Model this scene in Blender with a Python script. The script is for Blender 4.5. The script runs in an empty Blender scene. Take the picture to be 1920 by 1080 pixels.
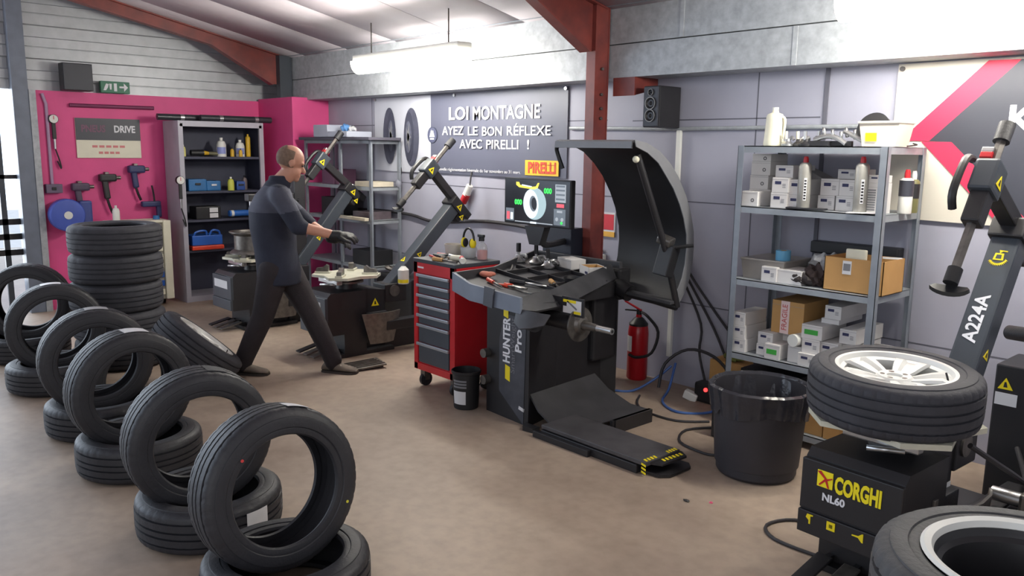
import bpy, bmesh, math, random
from mathutils import Vector, Matrix, Euler
random.seed(7)
PI = math.pi
S = bpy.context.scene
COL = S.collection
def lin(c):
    return tuple(((v/255)/12.92 if v/255 <= .04045 else ((v/255+.055)/1.055)**2.4) for v in c)

# ------------------------------------------------------------------ camera
F = 1530.0; CX, CY = 960.0, 540.0; H = 1.72
RW = Matrix(((.6735, .1325, -.7272), (.7390, -.1034, .6657), (.0140, -.9858, -.1673)))   # camera (right, down, forward) to world
q = RW.to_quaternion(); q.normalize(); RW = q.to_matrix()
cam = bpy.data.cameras.new('camera'); cam.sensor_width = 36; cam.lens = F/1920*36; cam.clip_start = .05; cam.clip_end = 200
co = bpy.data.objects.new('camera', cam); COL.objects.link(co); S.camera = co
m = Matrix.Identity(4)
for r in range(3):
    m[r][0] = RW[r][0]; m[r][1] = -RW[r][1]; m[r][2] = -RW[r][2]
m[2][3] = H
co.matrix_world = m
# ------------------------------------------------------------------ world, lamps, exposure
S.view_settings.view_transform = 'Standard'; S.view_settings.look = 'None'
S.view_settings.exposure = 0.34; S.view_settings.gamma = 1.0; S.view_settings.use_curve_mapping = False
W = bpy.data.worlds.new('sky'); S.world = W; W.use_nodes = True
wn = W.node_tree; wn.nodes.clear()
tc = wn.nodes.new('ShaderNodeTexCoord'); sx = wn.nodes.new('ShaderNodeSeparateXYZ'); wn.links.new(tc.outputs['Generated'], sx.inputs[0])
mr = wn.nodes.new('ShaderNodeMapRange'); mr.inputs['From Min'].default_value = -.3; mr.inputs['From Max'].default_value = -.75
mr.inputs['To Min'].default_value = 0; mr.inputs['To Max'].default_value = 1
wn.links.new(sx.outputs['X'], mr.inputs['Value'])
mx = wn.nodes.new('ShaderNodeMix'); mx.data_type = 'RGBA'
wn.links.new(mr.outputs[0], mx.inputs[0])
mx.inputs[6].default_value = (.70, .72, .78, 1); mx.inputs[7].default_value = (3.2, 3.8, 4.6, 1)
bg = wn.nodes.new('ShaderNodeBackground'); wo = wn.nodes.new('ShaderNodeOutputWorld')
wn.links.new(mx.outputs[2], bg.inputs[0]); bg.inputs[1].default_value = 0.6; wn.links.new(bg.outputs[0], wo.inputs[0])
def area(name, loc, rot, sx_, sy_, power, col):
    l = bpy.data.lights.new(name, 'AREA'); l.shape = 'RECTANGLE'; l.size = sx_; l.size_y = sy_; l.energy = power; l.color = col
    o = bpy.data.objects.new(name, l); COL.objects.link(o); o.location = loc; o.rotation_euler = rot; return o
# fill added for presumed unseen doors behind the camera; daylight from the side doorway
area('rear_fill', (1.5, -3.5, 2.2), (math.radians(80), 0, math.radians(20)), 4, 3, 70, (.93, .96, 1))
area('doorway_daylight', (-9.7, .7, 1.5), (PI/2, 0, math.radians(-90)), 2.4, 2.4, 70, (.86, .93, 1))

# ------------------------------------------------------------------ pixel rays (frame 1920 x 1080) to points in the room
def ray(x, y): return RW @ Vector(((x-CX)/F, (y-CY)/F, 1))
def az(x, y, z): r = ray(x, y); return Vector((0, 0, H)) + r*((z-H)/r.z)
def ay(x, y, Y): r = ray(x, y); return Vector((0, 0, H)) + r*(Y/r.y)
def ax(x, y, X): r = ray(x, y); return Vector((0, 0, H)) + r*(X/r.x)
def ad(x, y, d): return Vector((0, 0, H)) + ray(x, y)*d

# ------------------------------------------------------------------ materials
MATS = {}
def mat(name, c, rough=.6, metal=0, var=.12, scale=6, bump=0, emit=0, alpha=1, dirt=None, bscale=60, trans=0):
    if name in MATS: return MATS[name]
    M = bpy.data.materials.new(name); M.use_nodes = True; n = M.node_tree; b = n.nodes['Principled BSDF']
    c = lin(c)
    b.inputs['Roughness'].default_value = rough; b.inputs['Metallic'].default_value = metal
    t = n.nodes.new('ShaderNodeTexCoord')
    if var > 0:
        nz = n.nodes.new('ShaderNodeTexNoise'); nz.inputs['Scale'].default_value = scale; nz.inputs['Detail'].default_value = 6
        n.links.new(t.outputs['Object'], nz.inputs['Vector'])
        rp = n.nodes.new('ShaderNodeValToRGB'); rp.color_ramp.elements[0].position = .3; rp.color_ramp.elements[1].position = .7
        d = dirt or tuple(v*255*(1-var) for v in c)
        lo = lin(dirt) if dirt else tuple(v*(1-var) for v in c)
        hi = tuple(min(1, v*(1+var*.5)) for v in c)
        rp.color_ramp.elements[0].color = (*lo, 1); rp.color_ramp.elements[1].color = (*hi, 1)
        n.links.new(nz.outputs['Fac'], rp.inputs[0]); n.links.new(rp.outputs[0], b.inputs['Base Color'])
    else: b.inputs['Base Color'].default_value = (*c, 1)
    if bump:
        n2 = n.nodes.new('ShaderNodeTexNoise'); n2.inputs['Scale'].default_value = bscale; n2.inputs['Detail'].default_value = 4
        n.links.new(t.outputs['Object'], n2.inputs['Vector'])
        bp = n.nodes.new('ShaderNodeBump'); bp.inputs['Strength'].default_value = bump; bp.inputs['Distance'].default_value = .01
        n.links.new(n2.outputs['Fac'], bp.inputs['Height']); n.links.new(bp.outputs[0], b.inputs['Normal'])
    if emit:
        b.inputs['Emission Color'].default_value = (*c, 1); b.inputs['Emission Strength'].default_value = emit
    if alpha < 1: b.inputs['Alpha'].default_value = alpha
    if trans: b.inputs['Transmission Weight'].default_value = trans
    MATS[name] = M; return M
rubber = mat('rubber', (40, 40, 45), .55, var=.18, scale=9, bump=.15, bscale=90)
rubber_old = mat('dusty rubber', (56, 56, 62), .75, var=.2, scale=8, bump=.15, bscale=90)
rubber_dust = mat('scuffed rubber', (66, 66, 68), .7, var=.25, scale=14, bump=.25, bscale=70)
white_lab = mat('sticker paper', (214, 214, 216), .5, var=.04)
blackm = mat('black painted steel', (34, 33, 36), .45, var=.2, scale=5)
blackp = mat('black plastic', (26, 26, 29), .5, var=.12)
darkgrey = mat('charcoal paint', (58, 64, 72), .42, var=.12, scale=5)
greyblue = mat('grey blue paint', (112, 120, 134), .45, var=.15, scale=8)
galv = mat('galvanised steel', (170, 174, 178), .55, .25, var=.2, scale=22)
galv2 = mat('zinc cladding', (178, 181, 184), .45, .3, var=.1, scale=10)
shelfgrey = mat('shelf grey steel', (150, 156, 162), .5, .3, var=.12, scale=12)
postgrey = mat('post grey steel', (136, 142, 150), .45, .3, var=.12, scale=12)
steel = mat('bright steel', (190, 190, 190), .28, .9, var=.15, scale=20)
steelw = mat('worn steel', (120, 116, 112), .4, .8, var=.3, scale=25)
alloy = mat('silver alloy paint', (228, 228, 224), .38, .1, var=.05)
redox = mat('red oxide paint', (128, 58, 50), .45, var=.2, scale=7, dirt=(104, 48, 46))
pink = mat('pink wall paint', (222, 78, 140), .55, var=.1, scale=3, bump=.05)
wallgrey = mat('grey lavender wall paint', (158, 158, 172), .6, var=.08, scale=2.5, bump=.04)
wallline = mat('wall joint grey', (92, 92, 102), .7, var=.1)
red = mat('red tool paint', (196, 36, 44), .35, var=.1, scale=6)
redx = mat('red extinguisher paint', (176, 24, 34), .3, var=.06)
yellow = mat('warning yellow', (236, 214, 20), .5, var=.05)
yellowlogo = mat('logo yellow', (246, 226, 24), .5, var=.04)
white = mat('white plastic', (222, 222, 216), .45, var=.05)
cream = mat('cream paint', (226, 222, 200), .5, var=.07)
carton = mat('white carton', (208, 205, 203), .65, var=.07, scale=4)
cartontop = mat('grey carton inside', (150, 146, 146), .7, var=.1)
brown = mat('brown cardboard', (186, 142, 86), .75, var=.1, scale=6)
inkblue = mat('navy print', (44, 46, 84), .6, var=.05)
inkgrey = mat('grey print', (120, 120, 124), .6, var=.05)
inkblack = mat('black print', (28, 26, 30), .6, var=.05)
inkwhite = mat('white print', (226, 226, 230), .55, var=.03)
inkred = mat('red print', (206, 44, 60), .55, var=.05)
green = mat('green sticker', (60, 164, 62), .55, var=.08)
blue = mat('blue plastic', (40, 92, 178), .4, var=.12)
bluep = mat('blue case', (36, 104, 160), .45, var=.15)
orange = mat('red orange plastic', (214, 66, 40), .4, var=.1)
cable = mat('dark cable', (44, 42, 46), .55, var=.1)
bluehose = mat('blue hose', (60, 96, 160), .45, var=.08)
glassy = mat('clear plastic', (200, 204, 206), .15, var=.04, alpha=.42)
bagm = mat('black bin liner', (48, 48, 54), .2, var=.1, bump=.5, bscale=18)
skin = mat('skin', (190, 138, 116), .55, var=.08, scale=14)
hairm = mat('short grey hair', (120, 98, 84), .8, var=.25, scale=60, bump=.4, bscale=300)
navy = mat('navy jacket cloth', (36, 40, 56), .85, var=.15, scale=12, bump=.25, bscale=200)
yoke = mat('grey jacket cloth', (72, 74, 88), .85, var=.15, scale=12, bump=.25, bscale=200)
trouserm = mat('black trouser cloth', (40, 34, 38), .85, var=.2, scale=10, bump=.25, bscale=160)
shoem = mat('taupe shoe suede', (112, 102, 92), .8, var=.2, scale=20)
glovem = mat('black glove', (24, 24, 28), .6, var=.1)
bannerm = mat('slate banner vinyl', (80, 82, 99), .5, var=.05, scale=2)
bannerl = mat('pale banner vinyl', (186, 188, 198), .5, var=.08, scale=3)
bannerd = mat('dark banner vinyl', (52, 54, 64), .45, var=.05, scale=2)
bannerc = mat('cream banner vinyl', (206, 200, 188), .5, var=.05, scale=2)
bannerr = mat('red banner print', (204, 44, 78), .5, var=.04, scale=2)
woodc = mat('bleached board', (200, 190, 170), .6, var=.12, scale=8)
tablem = mat('pale turntable steel', (206, 204, 186), .4, .2, var=.12, scale=16)
lampm = mat('lit diffuser', (255, 250, 232), .4, var=0, emit=9)
hoodin = mat('black hood inside', (30, 31, 35), .5, var=.3, scale=5)
hoodrim = mat('grey hood shell', (122, 123, 127), .4, var=.12)
screenm = mat('screen black', (20, 20, 24), .2, var=0, emit=1.0)
def em(name, c, s): return mat(name, c, .5, var=0, emit=s)

def ceil_mat():
    return mat('ceiling panel', (196, 188, 194), .5, var=.08, scale=2)
def floor_mat():
    M = bpy.data.materials.new('worn concrete'); M.use_nodes = True; n = M.node_tree; b = n.nodes['Principled BSDF']
    t = n.nodes.new('ShaderNodeTexCoord')
    def noise(s, d=6):
        z = n.nodes.new('ShaderNodeTexNoise'); z.inputs['Scale'].default_value = s; z.inputs['Detail'].default_value = d
        n.links.new(t.outputs['Object'], z.inputs['Vector']); return z
    a = noise(.9, 8); r = n.nodes.new('ShaderNodeValToRGB'); r.color_ramp.elements[0].position = .33; r.color_ramp.elements[1].position = .66
    r.color_ramp.elements[0].color = (*lin((142, 124, 110)), 1); r.color_ramp.elements[1].color = (*lin((178, 160, 142)), 1)
    n.links.new(a.outputs[0], r.inputs[0])
    a2 = noise(14, 8); r2 = n.nodes.new('ShaderNodeValToRGB'); r2.color_ramp.elements[0].position = .25; r2.color_ramp.elements[1].position = .6
    r2.color_ramp.elements[0].color = (.72, .72, .72, 1); r2.color_ramp.elements[1].color = (1, 1, 1, 1)
    n.links.new(a2.outputs[0], r2.inputs[0])
    mm = n.nodes.new('ShaderNodeMix'); mm.data_type = 'RGBA'; mm.blend_type = 'MULTIPLY'; mm.inputs[0].default_value = .6
    n.links.new(r.outputs[0], mm.inputs[6]); n.links.new(r2.outputs[0], mm.inputs[7])
    n.links.new(mm.outputs[2], b.inputs['Base Color'])
    b.inputs['Roughness'].default_value = .55
    bp = n.nodes.new('ShaderNodeBump'); bp.inputs['Strength'].default_value = .12; bp.inputs['Distance'].default_value = .01
    n.links.new(a2.outputs[0], bp.inputs['Height']); n.links.new(bp.outputs[0], b.inputs['Normal'])
    return M

# ------------------------------------------------------------------ mesh helpers
class MB:
    def __init__(s): s.bm = bmesh.new(); s.mats = []
    def _mi(s, m):
        if m not in s.mats: s.mats.append(m)
        return s.mats.index(m)
    def _fin(s, faces, m, smooth):
        i = s._mi(m)
        for f in faces: f.material_index = i; f.smooth = smooth
    def box(s, c, d, m, rot=None, bev=0):
        M = Matrix.Translation(Vector(c)) @ ((Euler(rot).to_matrix().to_4x4() if not isinstance(rot, Matrix) else rot) if rot is not None else Matrix()) @ Matrix.Diagonal((d[0], d[1], d[2], 1))
        n0 = set(s.bm.faces); r = bmesh.ops.create_cube(s.bm, size=1, matrix=M)
        if bev:
            es = list({e for v in r['verts'] for e in v.link_edges})
            bmesh.ops.bevel(s.bm, geom=es, offset=min(bev, min(d)*.45), segments=2, affect='EDGES', profile=.6)
        s._fin([f for f in s.bm.faces if f not in n0], m, False); return s
    def bx(s, a, b, m, bev=0):
        a = Vector(a); b = Vector(b); return s.box((a+b)/2, [abs(b[i]-a[i]) for i in range(3)], m, bev=bev)
    def loop_faces(s, rings, m, smooth=True, closed=True, capa=True, capb=True):
        vs = [[s.bm.verts.new(p) for p in r] for r in rings]; fs = []
        for a, b in zip(vs, vs[1:]):
            k = len(a)
            for i in range(k if closed else k-1):
                j = (i+1) % k
                try: fs.append(s.bm.faces.new((a[i], a[j], b[j], b[i])))
                except ValueError: pass
        s._fin(fs, m, smooth); cf = []
        if capa and len(vs[0]) > 2: cf.append(s.bm.faces.new(vs[0][::-1]))
        if capb and len(vs[-1]) > 2: cf.append(s.bm.faces.new(vs[-1]))
        s._fin(cf, m, False); return s
    def cyl(s, p0, p1, r, m, r2=None, n=20, cap=True, smooth=True):
        p0 = Vector(p0); p1 = Vector(p1); t = (p1-p0).normalized(); u = t.orthogonal().normalized(); v = t.cross(u)
        rr = (r, r if r2 is None else r2)
        return s.loop_faces([[p+(u*math.cos(2*PI*i/n)+v*math.sin(2*PI*i/n))*q for i in range(n)] for p, q in zip((p0, p1), rr)], m, smooth, True, cap, cap)
    def tube(s, pts, r, m, n=8, smoothing=4):
        P = [Vector(p) for p in pts]
        if smoothing > 1 and len(P) > 2:
            Q = []
            for i in range(len(P)-1):
                a = P[max(i-1, 0)]; b = P[i]; c = P[i+1]; d = P[min(i+2, len(P)-1)]
                for k in range(smoothing):
                    t = k/smoothing
                    Q.append(.5*((2*b)+(c-a)*t+(2*a-5*b+4*c-d)*t*t+(3*b-a-3*c+d)*t**3))
            Q.append(P[-1]); P = Q
        rings = []; u = None
        for i, p in enumerate(P):
            t = (P[min(i+1, len(P)-1)]-P[max(i-1, 0)]).normalized()
            if u is None: u = t.orthogonal().normalized()
            else:
                u = u - t*u.dot(t); u = u.normalized() if u.length > 1e-6 else t.orthogonal().normalized()
            v = t.cross(u)
            rings.append([p+(u*math.cos(2*PI*k/n)+v*math.sin(2*PI*k/n))*(r if not callable(r) else r(i/(len(P)-1))) for k in range(n)])
        return s.loop_faces(rings, m)
    def lathe(s, prof, m, n=48, M=None, closed=False, mod=None, a0=0, a1=2*PI, mfun=None):
        full = abs(a1-a0-2*PI) < 1e-6; M = M or Matrix()
        k = n if full else n+1; cols = []
        for i in range(k):
            a = a0+(a1-a0)*i/n; c = []
            for j, (r, z) in enumerate(prof):
                rr = r if mod is None else mod(r, z, i)
                c.append(s.bm.verts.new(M @ Vector((rr*math.cos(a), rr*math.sin(a), z))))
            cols.append(c)
        fs = []; L = len(prof)
        for i in range(n):
            a = cols[i]; b = cols[(i+1) % k]
            for j in range(L if closed else L-1):
                jj = (j+1) % L
                try:
                    f = s.bm.faces.new((a[j], b[j], b[jj], a[jj])); fs.append(f)
                except ValueError: pass
        s._fin(fs, m, True); return s
    def prism(s, poly, h, m, M=None, smooth=False):
        M = M or Matrix()
        A = [M @ Vector((x, y, 0)) for x, y in poly]; B = [M @ Vector((x, y, h)) for x, y in poly]
        return s.loop_faces([A, B], m, smooth)
    def sphere(s, c, r, m, n=16, sc=(1, 1, 1), M=None):
        n0 = set(s.bm.faces)
        bmesh.ops.create_uvsphere(s.bm, u_segments=n, v_segments=max(6, n//2), radius=r, matrix=Matrix.Translation(Vector(c)) @ (M or Matrix()) @ Matrix.Diagonal((*sc, 1)))
        s._fin([f for f in s.bm.faces if f not in n0], m, True); return s
    def loft(s, rings, m, n=20):
        # ring: centre, half axis vector a, half axis vector b
        return s.loop_faces([[Vector(c)+Vector(a)*math.cos(2*PI*i/n)+Vector(b)*math.sin(2*PI*i/n) for i in range(n)] for c, a, b in rings], m)
    def capsule(s, p0, p1, r0, r1, m, n=14):
        s.cyl(p0, p1, r0, m, r1, n); s.sphere(p0, r0, m, n); s.sphere(p1, r1, m, n); return s
    def sheet(s, A, B, th, m, m2=None):
        # strip between two polylines, thickened along its normal
        A = [Vector(p) for p in A]; B = [Vector(p) for p in B]; n = len(A); off = []
        for i in range(n):
            t = A[min(i+1, n-1)]-A[max(i-1, 0)]; w = B[i]-A[i]; off.append(t.cross(w).normalized()*th)
        va = [s.bm.verts.new(p) for p in A]; vb = [s.bm.verts.new(p) for p in B]
        wa = [s.bm.verts.new(p+o) for p, o in zip(A, off)]; wb = [s.bm.verts.new(p+o) for p, o in zip(B, off)]
        f1 = [s.bm.faces.new((va[i], vb[i], vb[i+1], va[i+1])) for i in range(n-1)]
        f2 = [s.bm.faces.new((wa[i], wa[i+1], wb[i+1], wb[i])) for i in range(n-1)]
        f3 = []
        for i in range(n-1):
            f3.append(s.bm.faces.new((va[i], va[i+1], wa[i+1], wa[i]))); f3.append(s.bm.faces.new((vb[i], wb[i], wb[i+1], vb[i+1])))
        f3.append(s.bm.faces.new((va[0], wa[0], wb[0], vb[0]))); f3.append(s.bm.faces.new((va[-1], vb[-1], wb[-1], wa[-1])))
        s._fin(f1, m, True); s._fin(f2, m2 or m, True); s._fin(f3, m2 or m, False); return s
    def build(s, name, parent=None, world=False, label=None, norm=True):
        if parent is not None and world:
            M = Matrix.Translation(parent.location) @ parent.rotation_euler.to_matrix().to_4x4()
            s.bm.transform(M.inverted())
        if norm: bmesh.ops.recalc_face_normals(s.bm, faces=s.bm.faces)
        for e in s.bm.edges:
            if len(e.link_faces) == 2 and e.calc_face_angle(0) > .6: e.smooth = False
        me = bpy.data.meshes.new(name); s.bm.to_mesh(me); s.bm.free()
        for k in s.mats: me.materials.append(k)
        o = bpy.data.objects.new(name, me); COL.objects.link(o)
        if parent is not None: o.parent = parent
        if label: o['label'] = label
        return o
def tag(o, label, cat, group=None, kind=None):
    o['label'] = label; o['category'] = cat
    if group: o['group'] = group
    if kind: o['kind'] = kind
    return o
def thing(name, label, cat, loc=(0, 0, 0), rz=0, group=None):
    o = bpy.data.objects.new(name, None); COL.objects.link(o); o.location = loc; o.rotation_euler = (0, 0, rz); o.empty_display_size = .1
    return tag(o, label, cat, group)
def struct(o): o['kind'] = 'structure'; return o
def dup(root, loc=None, rot=None, label=None, skip=()):
    r = root.copy(); COL.objects.link(r)
    if loc is not None: r.location = loc
    if rot is not None: r.rotation_euler = rot
    if label: r['label'] = label
    for ch in list(root.children):
        if ch.name.split('.')[0] in skip: continue
        c = ch.copy(); COL.objects.link(c); c.parent = r
        for g in ch.children:
            d = g.copy(); COL.objects.link(d); d.parent = c
    return r
FRONT = Matrix.Rotation(PI/2, 4, 'X')                          # text that faces -Y
SIDE = Matrix.Rotation(PI/2, 4, 'Z') @ Matrix.Rotation(PI/2, 4, 'X')   # text that faces +X
def text(s, size, m, parent, M, align='CENTER', bold=0, ext=.001, name='lettering', world=True, spacing=1, xs=1):
    cu = bpy.data.curves.new('t', 'FONT'); cu.body = s; cu.size = size; cu.extrude = ext; cu.align_x = align; cu.align_y = 'CENTER'
    cu.offset = bold; cu.space_character = spacing; cu.resolution_u = 3
    o = bpy.data.objects.new('t', cu); COL.objects.link(o)
    bpy.context.view_layer.update()
    me = bpy.data.meshes.new_from_object(o); COL.objects.unlink(o); bpy.data.objects.remove(o); bpy.data.curves.remove(cu)
    MM = M @ Matrix.Diagonal((xs, 1, 1, 1))
    if parent is not None and world:
        MM = (Matrix.Translation(parent.location) @ parent.rotation_euler.to_matrix().to_4x4()).inverted() @ MM
    me.transform(MM); me.materials.clear(); me.materials.append(m)
    r = bpy.data.objects.new(name, me); me.name = name; COL.objects.link(r)
    if parent is not None: r.parent = parent
    return r
def T(v): return Matrix.Translation(Vector(v))
def poly_y(pts, Y, th, m, mb):                                    # flat polygon on a plane facing -Y, thickness th to +Y
    A = [Vector((p[0], Y, p[1])) for p in pts]; B = [a+Vector((0, th, 0)) for a in A]
    mb.loop_faces([A, B], m, False); return mb
def warn_triangle(mb, c, sz, nrm='y', roll=0):
    # yellow warning triangle with a dark mark; faces -Y or +X
    M = T(c) @ (FRONT if nrm == 'y' else SIDE) @ Matrix.Rotation(roll, 4, 'Z')
    mb.prism([(-.55*sz, -.45*sz), (.55*sz, -.45*sz), (0, .5*sz)], .0015, yellow, M)
    mb.prism([(-.14*sz, -.28*sz), (.16*sz, -.28*sz), (.05*sz, .15*sz), (-.08*sz, .15*sz)], .0022, inkblack, M)
    return mb

# ================================================================== ROOM
WY = 4.93                                    # main wall plane
mb = MB(); mb.box((-4.5, 1, -.05), (22, 14, .1), floor_mat()); struct(mb.build('floor'))
mb = MB(); mb.box((-4.2, WY+.06, 1.45), (12, .12, 2.9), wallgrey)
# panel joints of the wall cladding
for x0, x1, z in ((-8.5, -4.3, 1.95), (-4.05, -2.55, 1.94), (-8.5, -1, 1.36), (-8.5, 1.5, .62)):
    mb.bx((x0, WY-.0015, z), (x1, WY+.01, z+.008), wallline)
for x in (-7.65, -3.0, -1.05): mb.bx((x, WY-.0015, 0), (x+.008, WY+.01, 2.24), wallline)
mb.bx((-2.53, WY-.012, 0), (-2.505, WY+.01, 2.24), wallline)
struct(mb.build('wall_right'))
# pink half-height wall with zinc cladding above, around the doorway on the left
mb = MB(); mb.bx((-9.5, 2.0, 0), (-9.4, 5.0, 2.24), pink); struct(mb.build('wall_left'))
mb = MB(); z = 2.24; prof = []
while z < 4.6:
    prof += [(-9.45, z), (-9.45, z+.09), (-9.462, z+.094), (-9.462, z+.1), (-9.45, z+.104), (-9.45, z+.19), (-9.478, z+.2), (-9.478, z+.305), (-9.45, z+.315)]; z += .325
mb.sheet([(x, 1.7, zz) for x, zz in prof], [(x, 5.0, zz) for x, zz in prof], .003, galv2)
for f in mb.bm.faces: f.smooth = False
struct(mb.build('wall_gable'))
mb = MB(); mb.bx((-9.4, 4.47, 0), (-8.56, WY, 2.265), pink, .004); struct(mb.build('trim_1'))
# sheeting rails along the main wall
def rail(z0, z1, n):
    mb = MB(); mb.bx((-8.95, 4.66, z0), (2, 4.675, z1), galv)
    for z in (z0, z1-.012): mb.bx((-8.95, 4.675, z), (2, WY, z+.012), galv)
    for x in ((-5.85, -2.62) if n == 2 else (-3.45, -1.9)):
        mb.bx((x, 4.654, z0), (x+.03, 4.66, z1), galv)
    if n == 2:
        for k in range(5): mb.cyl((-5.9, 4.655, z0+.035+k*.04), (-5.9, 4.661, z0+.035+k*.04), .007, wallline, n=8)
    struct(mb.build('trim_%d' % n))
rail(2.24, 2.47, 2); rail(2.478, 2.755, 3)
# sloping ceiling
sl = .215; cm = ceil_mat(); mb = MB()
def cz(y): return 2.765+(4.66-y)*sl
x = -9.5
while x < 2:
    x1 = x+.905
    a = [(x+.006, y, cz(y)) for y in (5.0, -3.2)]; b = [(x1-.006, y, cz(y)) for y in (5.0, -3.2)]
    mb.sheet(a, b, -.04, cm); x = x1
mb.sheet([(-9.6, y, cz(y)+.02) for y in (5.05, -3.2)], [(2, y, cz(y)+.02) for y in (5.05, -3.2)], .03, wallline)
struct(mb.build('ceiling'))
mb = MB(); mb.bx((-9.0, 4.6, cz(4.6)-.045), (2, 4.68, cz(4.6)-.005), postgrey); struct(mb.build('trim_4'))
# doorway jamb, gate rail and yard outside
d = thing('door_1', 'tall bright doorway in the left wall with a grey steel jamb', 'door', (-9.45, 1.9, 0)); struct(d)
mb = MB(); mb.bx((-9.52, 1.9, 0), (-9.34, 2.04, 3.6), greyblue, .004); mb.bx((-9.36, 2.04, 0), (-9.33, 2.1, 2.24), galv); mb.build('door_frame', d, True)
mb = MB(); mb.bx((-9.5, .2, 1.36), (-9.46, 1.9, 1.4), blackm); mb.bx((-9.5, 1.74, .0), (-9.46, 1.79, 3.6), darkgrey)
mb.build('gate_rail', d, True)
mb = MB()
for z in (.62, .78, .93): mb.bx((-9.5, .2, z-.03), (-9.46, 1.9, z+.03), blackm)
for y in (.5, .9, 1.3, 1.6): mb.bx((-9.5, y, .3), (-9.46, y+.06, .93), blackm)
mb.build('gate_lattice', d, True)
mb = MB(); mb.box((-17, 0, -.06), (15, 24, .1), mat('yard concrete', (226, 226, 226), .8)); struct(mb.build('floor_yard'))
# red oxide portal frame
def rafter(x, w, y0, haunch, label):
    t = thing('roof_rafter', label, 'rafter', (x, 4.5, 2.5))
    mb = MB()
    # web, haunch and flanges: profile in the (y, z) plane extruded along x
    top = [(4.66, cz(4.66)-.03), (-3, cz(-3)-.03)]
    bot = [(-3, cz(-3)-.16), (y0, cz(y0)-.16), (4.44, haunch)]
    pts = [(4.62, cz(4.62)-.05)]+[(-3, cz(-3)-.05)]+bot+[(4.62, haunch)]
    Mx = Matrix(((0, 0, 1, x-.006), (1, 0, 0, 0), (0, 1, 0, 0), (0, 0, 0, 1)))
    mb.prism(pts, .012, redox, Mx); mb.build('web', t, True)
    mb = MB()
    A = [(x-w/2, y, z) for y, z in bot]; B = [(x+w/2, y, z) for y, z in bot]; mb.sheet(A, B, .012, redox)
    C = [(x-w/2, y, cz(y)-.16) for y in (4.6, y0, -3)]; D = [(x+w/2, y, cz(y)-.16) for y in (4.6, y0, -3)]
    mb.build('bottom_flange', t, True)
    mb = MB(); mb.sheet([(x-w/2, y, cz(y)-.055) for y in (4.62, -3)], [(x+w/2, y, cz(y)-.055) for y in (4.62, -3)], .012, redox); mb.build('top_flange', t, True)
    return t
rafter(-4.105, .1, 3.72, 2.42, 'red oxide roof rafter with haunch meeting the free red column')
rafter(-8.98, .1, 3.74, 2.42, 'red oxide roof rafter with haunch along the zinc gable')
def column(x, mtl, y0, y1, w, label, name='steel_column', zb=0):
    t = thing(name, label, 'column', (x, (y0+y1)/2, zb)); z1 = cz(y0)-.06
    MBx = MB(); MBx.bx((x-w/2, y0, zb), (x+w/2, y0+.011, z1), mtl); MBx.build('front_flange', t, True)
    MBx = MB(); MBx.bx((x-w/2, y1-.011, zb), (x+w/2, y1, z1), mtl); MBx.build('rear_flange', t, True)
    MBx = MB(); MBx.bx((x-.02, y0+.005, zb), (x+w/2-.004, y1-.005, z1), mtl); MBx.build('web', t, True)
    return t
c = column(-4.105, redox, 4.5, 4.65, .085, 'red oxide steel column standing behind the wheel balancer')
mb = MB(); mb.bx((-4.16, 4.46, 0), (-4.05, 4.655, .012), redox); mb.build('base_plate', c, True)
mb = MB()
for z in (1.95, 2.02, 2.12, 2.3): mb.cyl((-4.062, 4.57, z), (-4.045, 4.57, z), .011, steelw, n=6)
mb.build('bolt_row', c, True)
mb = MB(); mb.prism([(4.655, 2.24), (4.92, 2.24), (4.92, 2.17), (4.655, 2.11)], .2, redox, Matrix(((0, 0, 1, -4.02), (1, 0, 0, 0), (0, 1, 0, 0), (0, 0, 0, 1)))); mb.build('cleat', c, True)
column(-8.93, darkgrey, 4.5, 4.65, .09, 'dark grey steel post in the far corner above the pink pier', zb=2.268)

# fluorescent lamps
def lamp(x0, x1, y, z, label):
    xm = (x0+x1)/2; t = thing('fluorescent_lamp', label, 'lamp', (xm, y, z), 0, 'fluorescent batten lamps under the ceiling'); L = x1-x0
    mb = MB(); mb.box((0, 0, .05), (L-.02, .15, .06), white, bev=.012); mb.build('housing', t)
    prof = [(.09*math.cos(a), .025-.11*math.sin(a)) for a in [PI*k/10 for k in range(11)]]
    mb = MB(); mb.loop_faces([[(xx, p, q) for p, q in prof] for xx in (-L/2, L/2)], lampm); mb.build('diffuser', t)
    for s in (-1, 1):
        zt = (cz(y)-z)
        mb = MB(); mb.cyl((s*L*.36, 0, .07), (s*L*.36, 0, zt+.005), .006, steelw, n=8); mb.build('hanger', t)
    for k in range(4):
        l = bpy.data.lights.new('tube_light', 'POINT'); l.energy = 22; l.color = (1, .965, .89); l.shadow_soft_size = .06
        o = bpy.data.objects.new('tube_light', l); COL.objects.link(o); o.parent = t; o.location = ((k-1.5)*L/4, 0, -.16)
    return t
lamp(-6.73, -5.16, 4.2, 2.47, 'lit white batten lamp hanging above the slate tyre banner')
lamp(-2.1, -.53, 4.2, 2.47, 'lit white batten lamp at the top edge above the steel rack')

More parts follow.
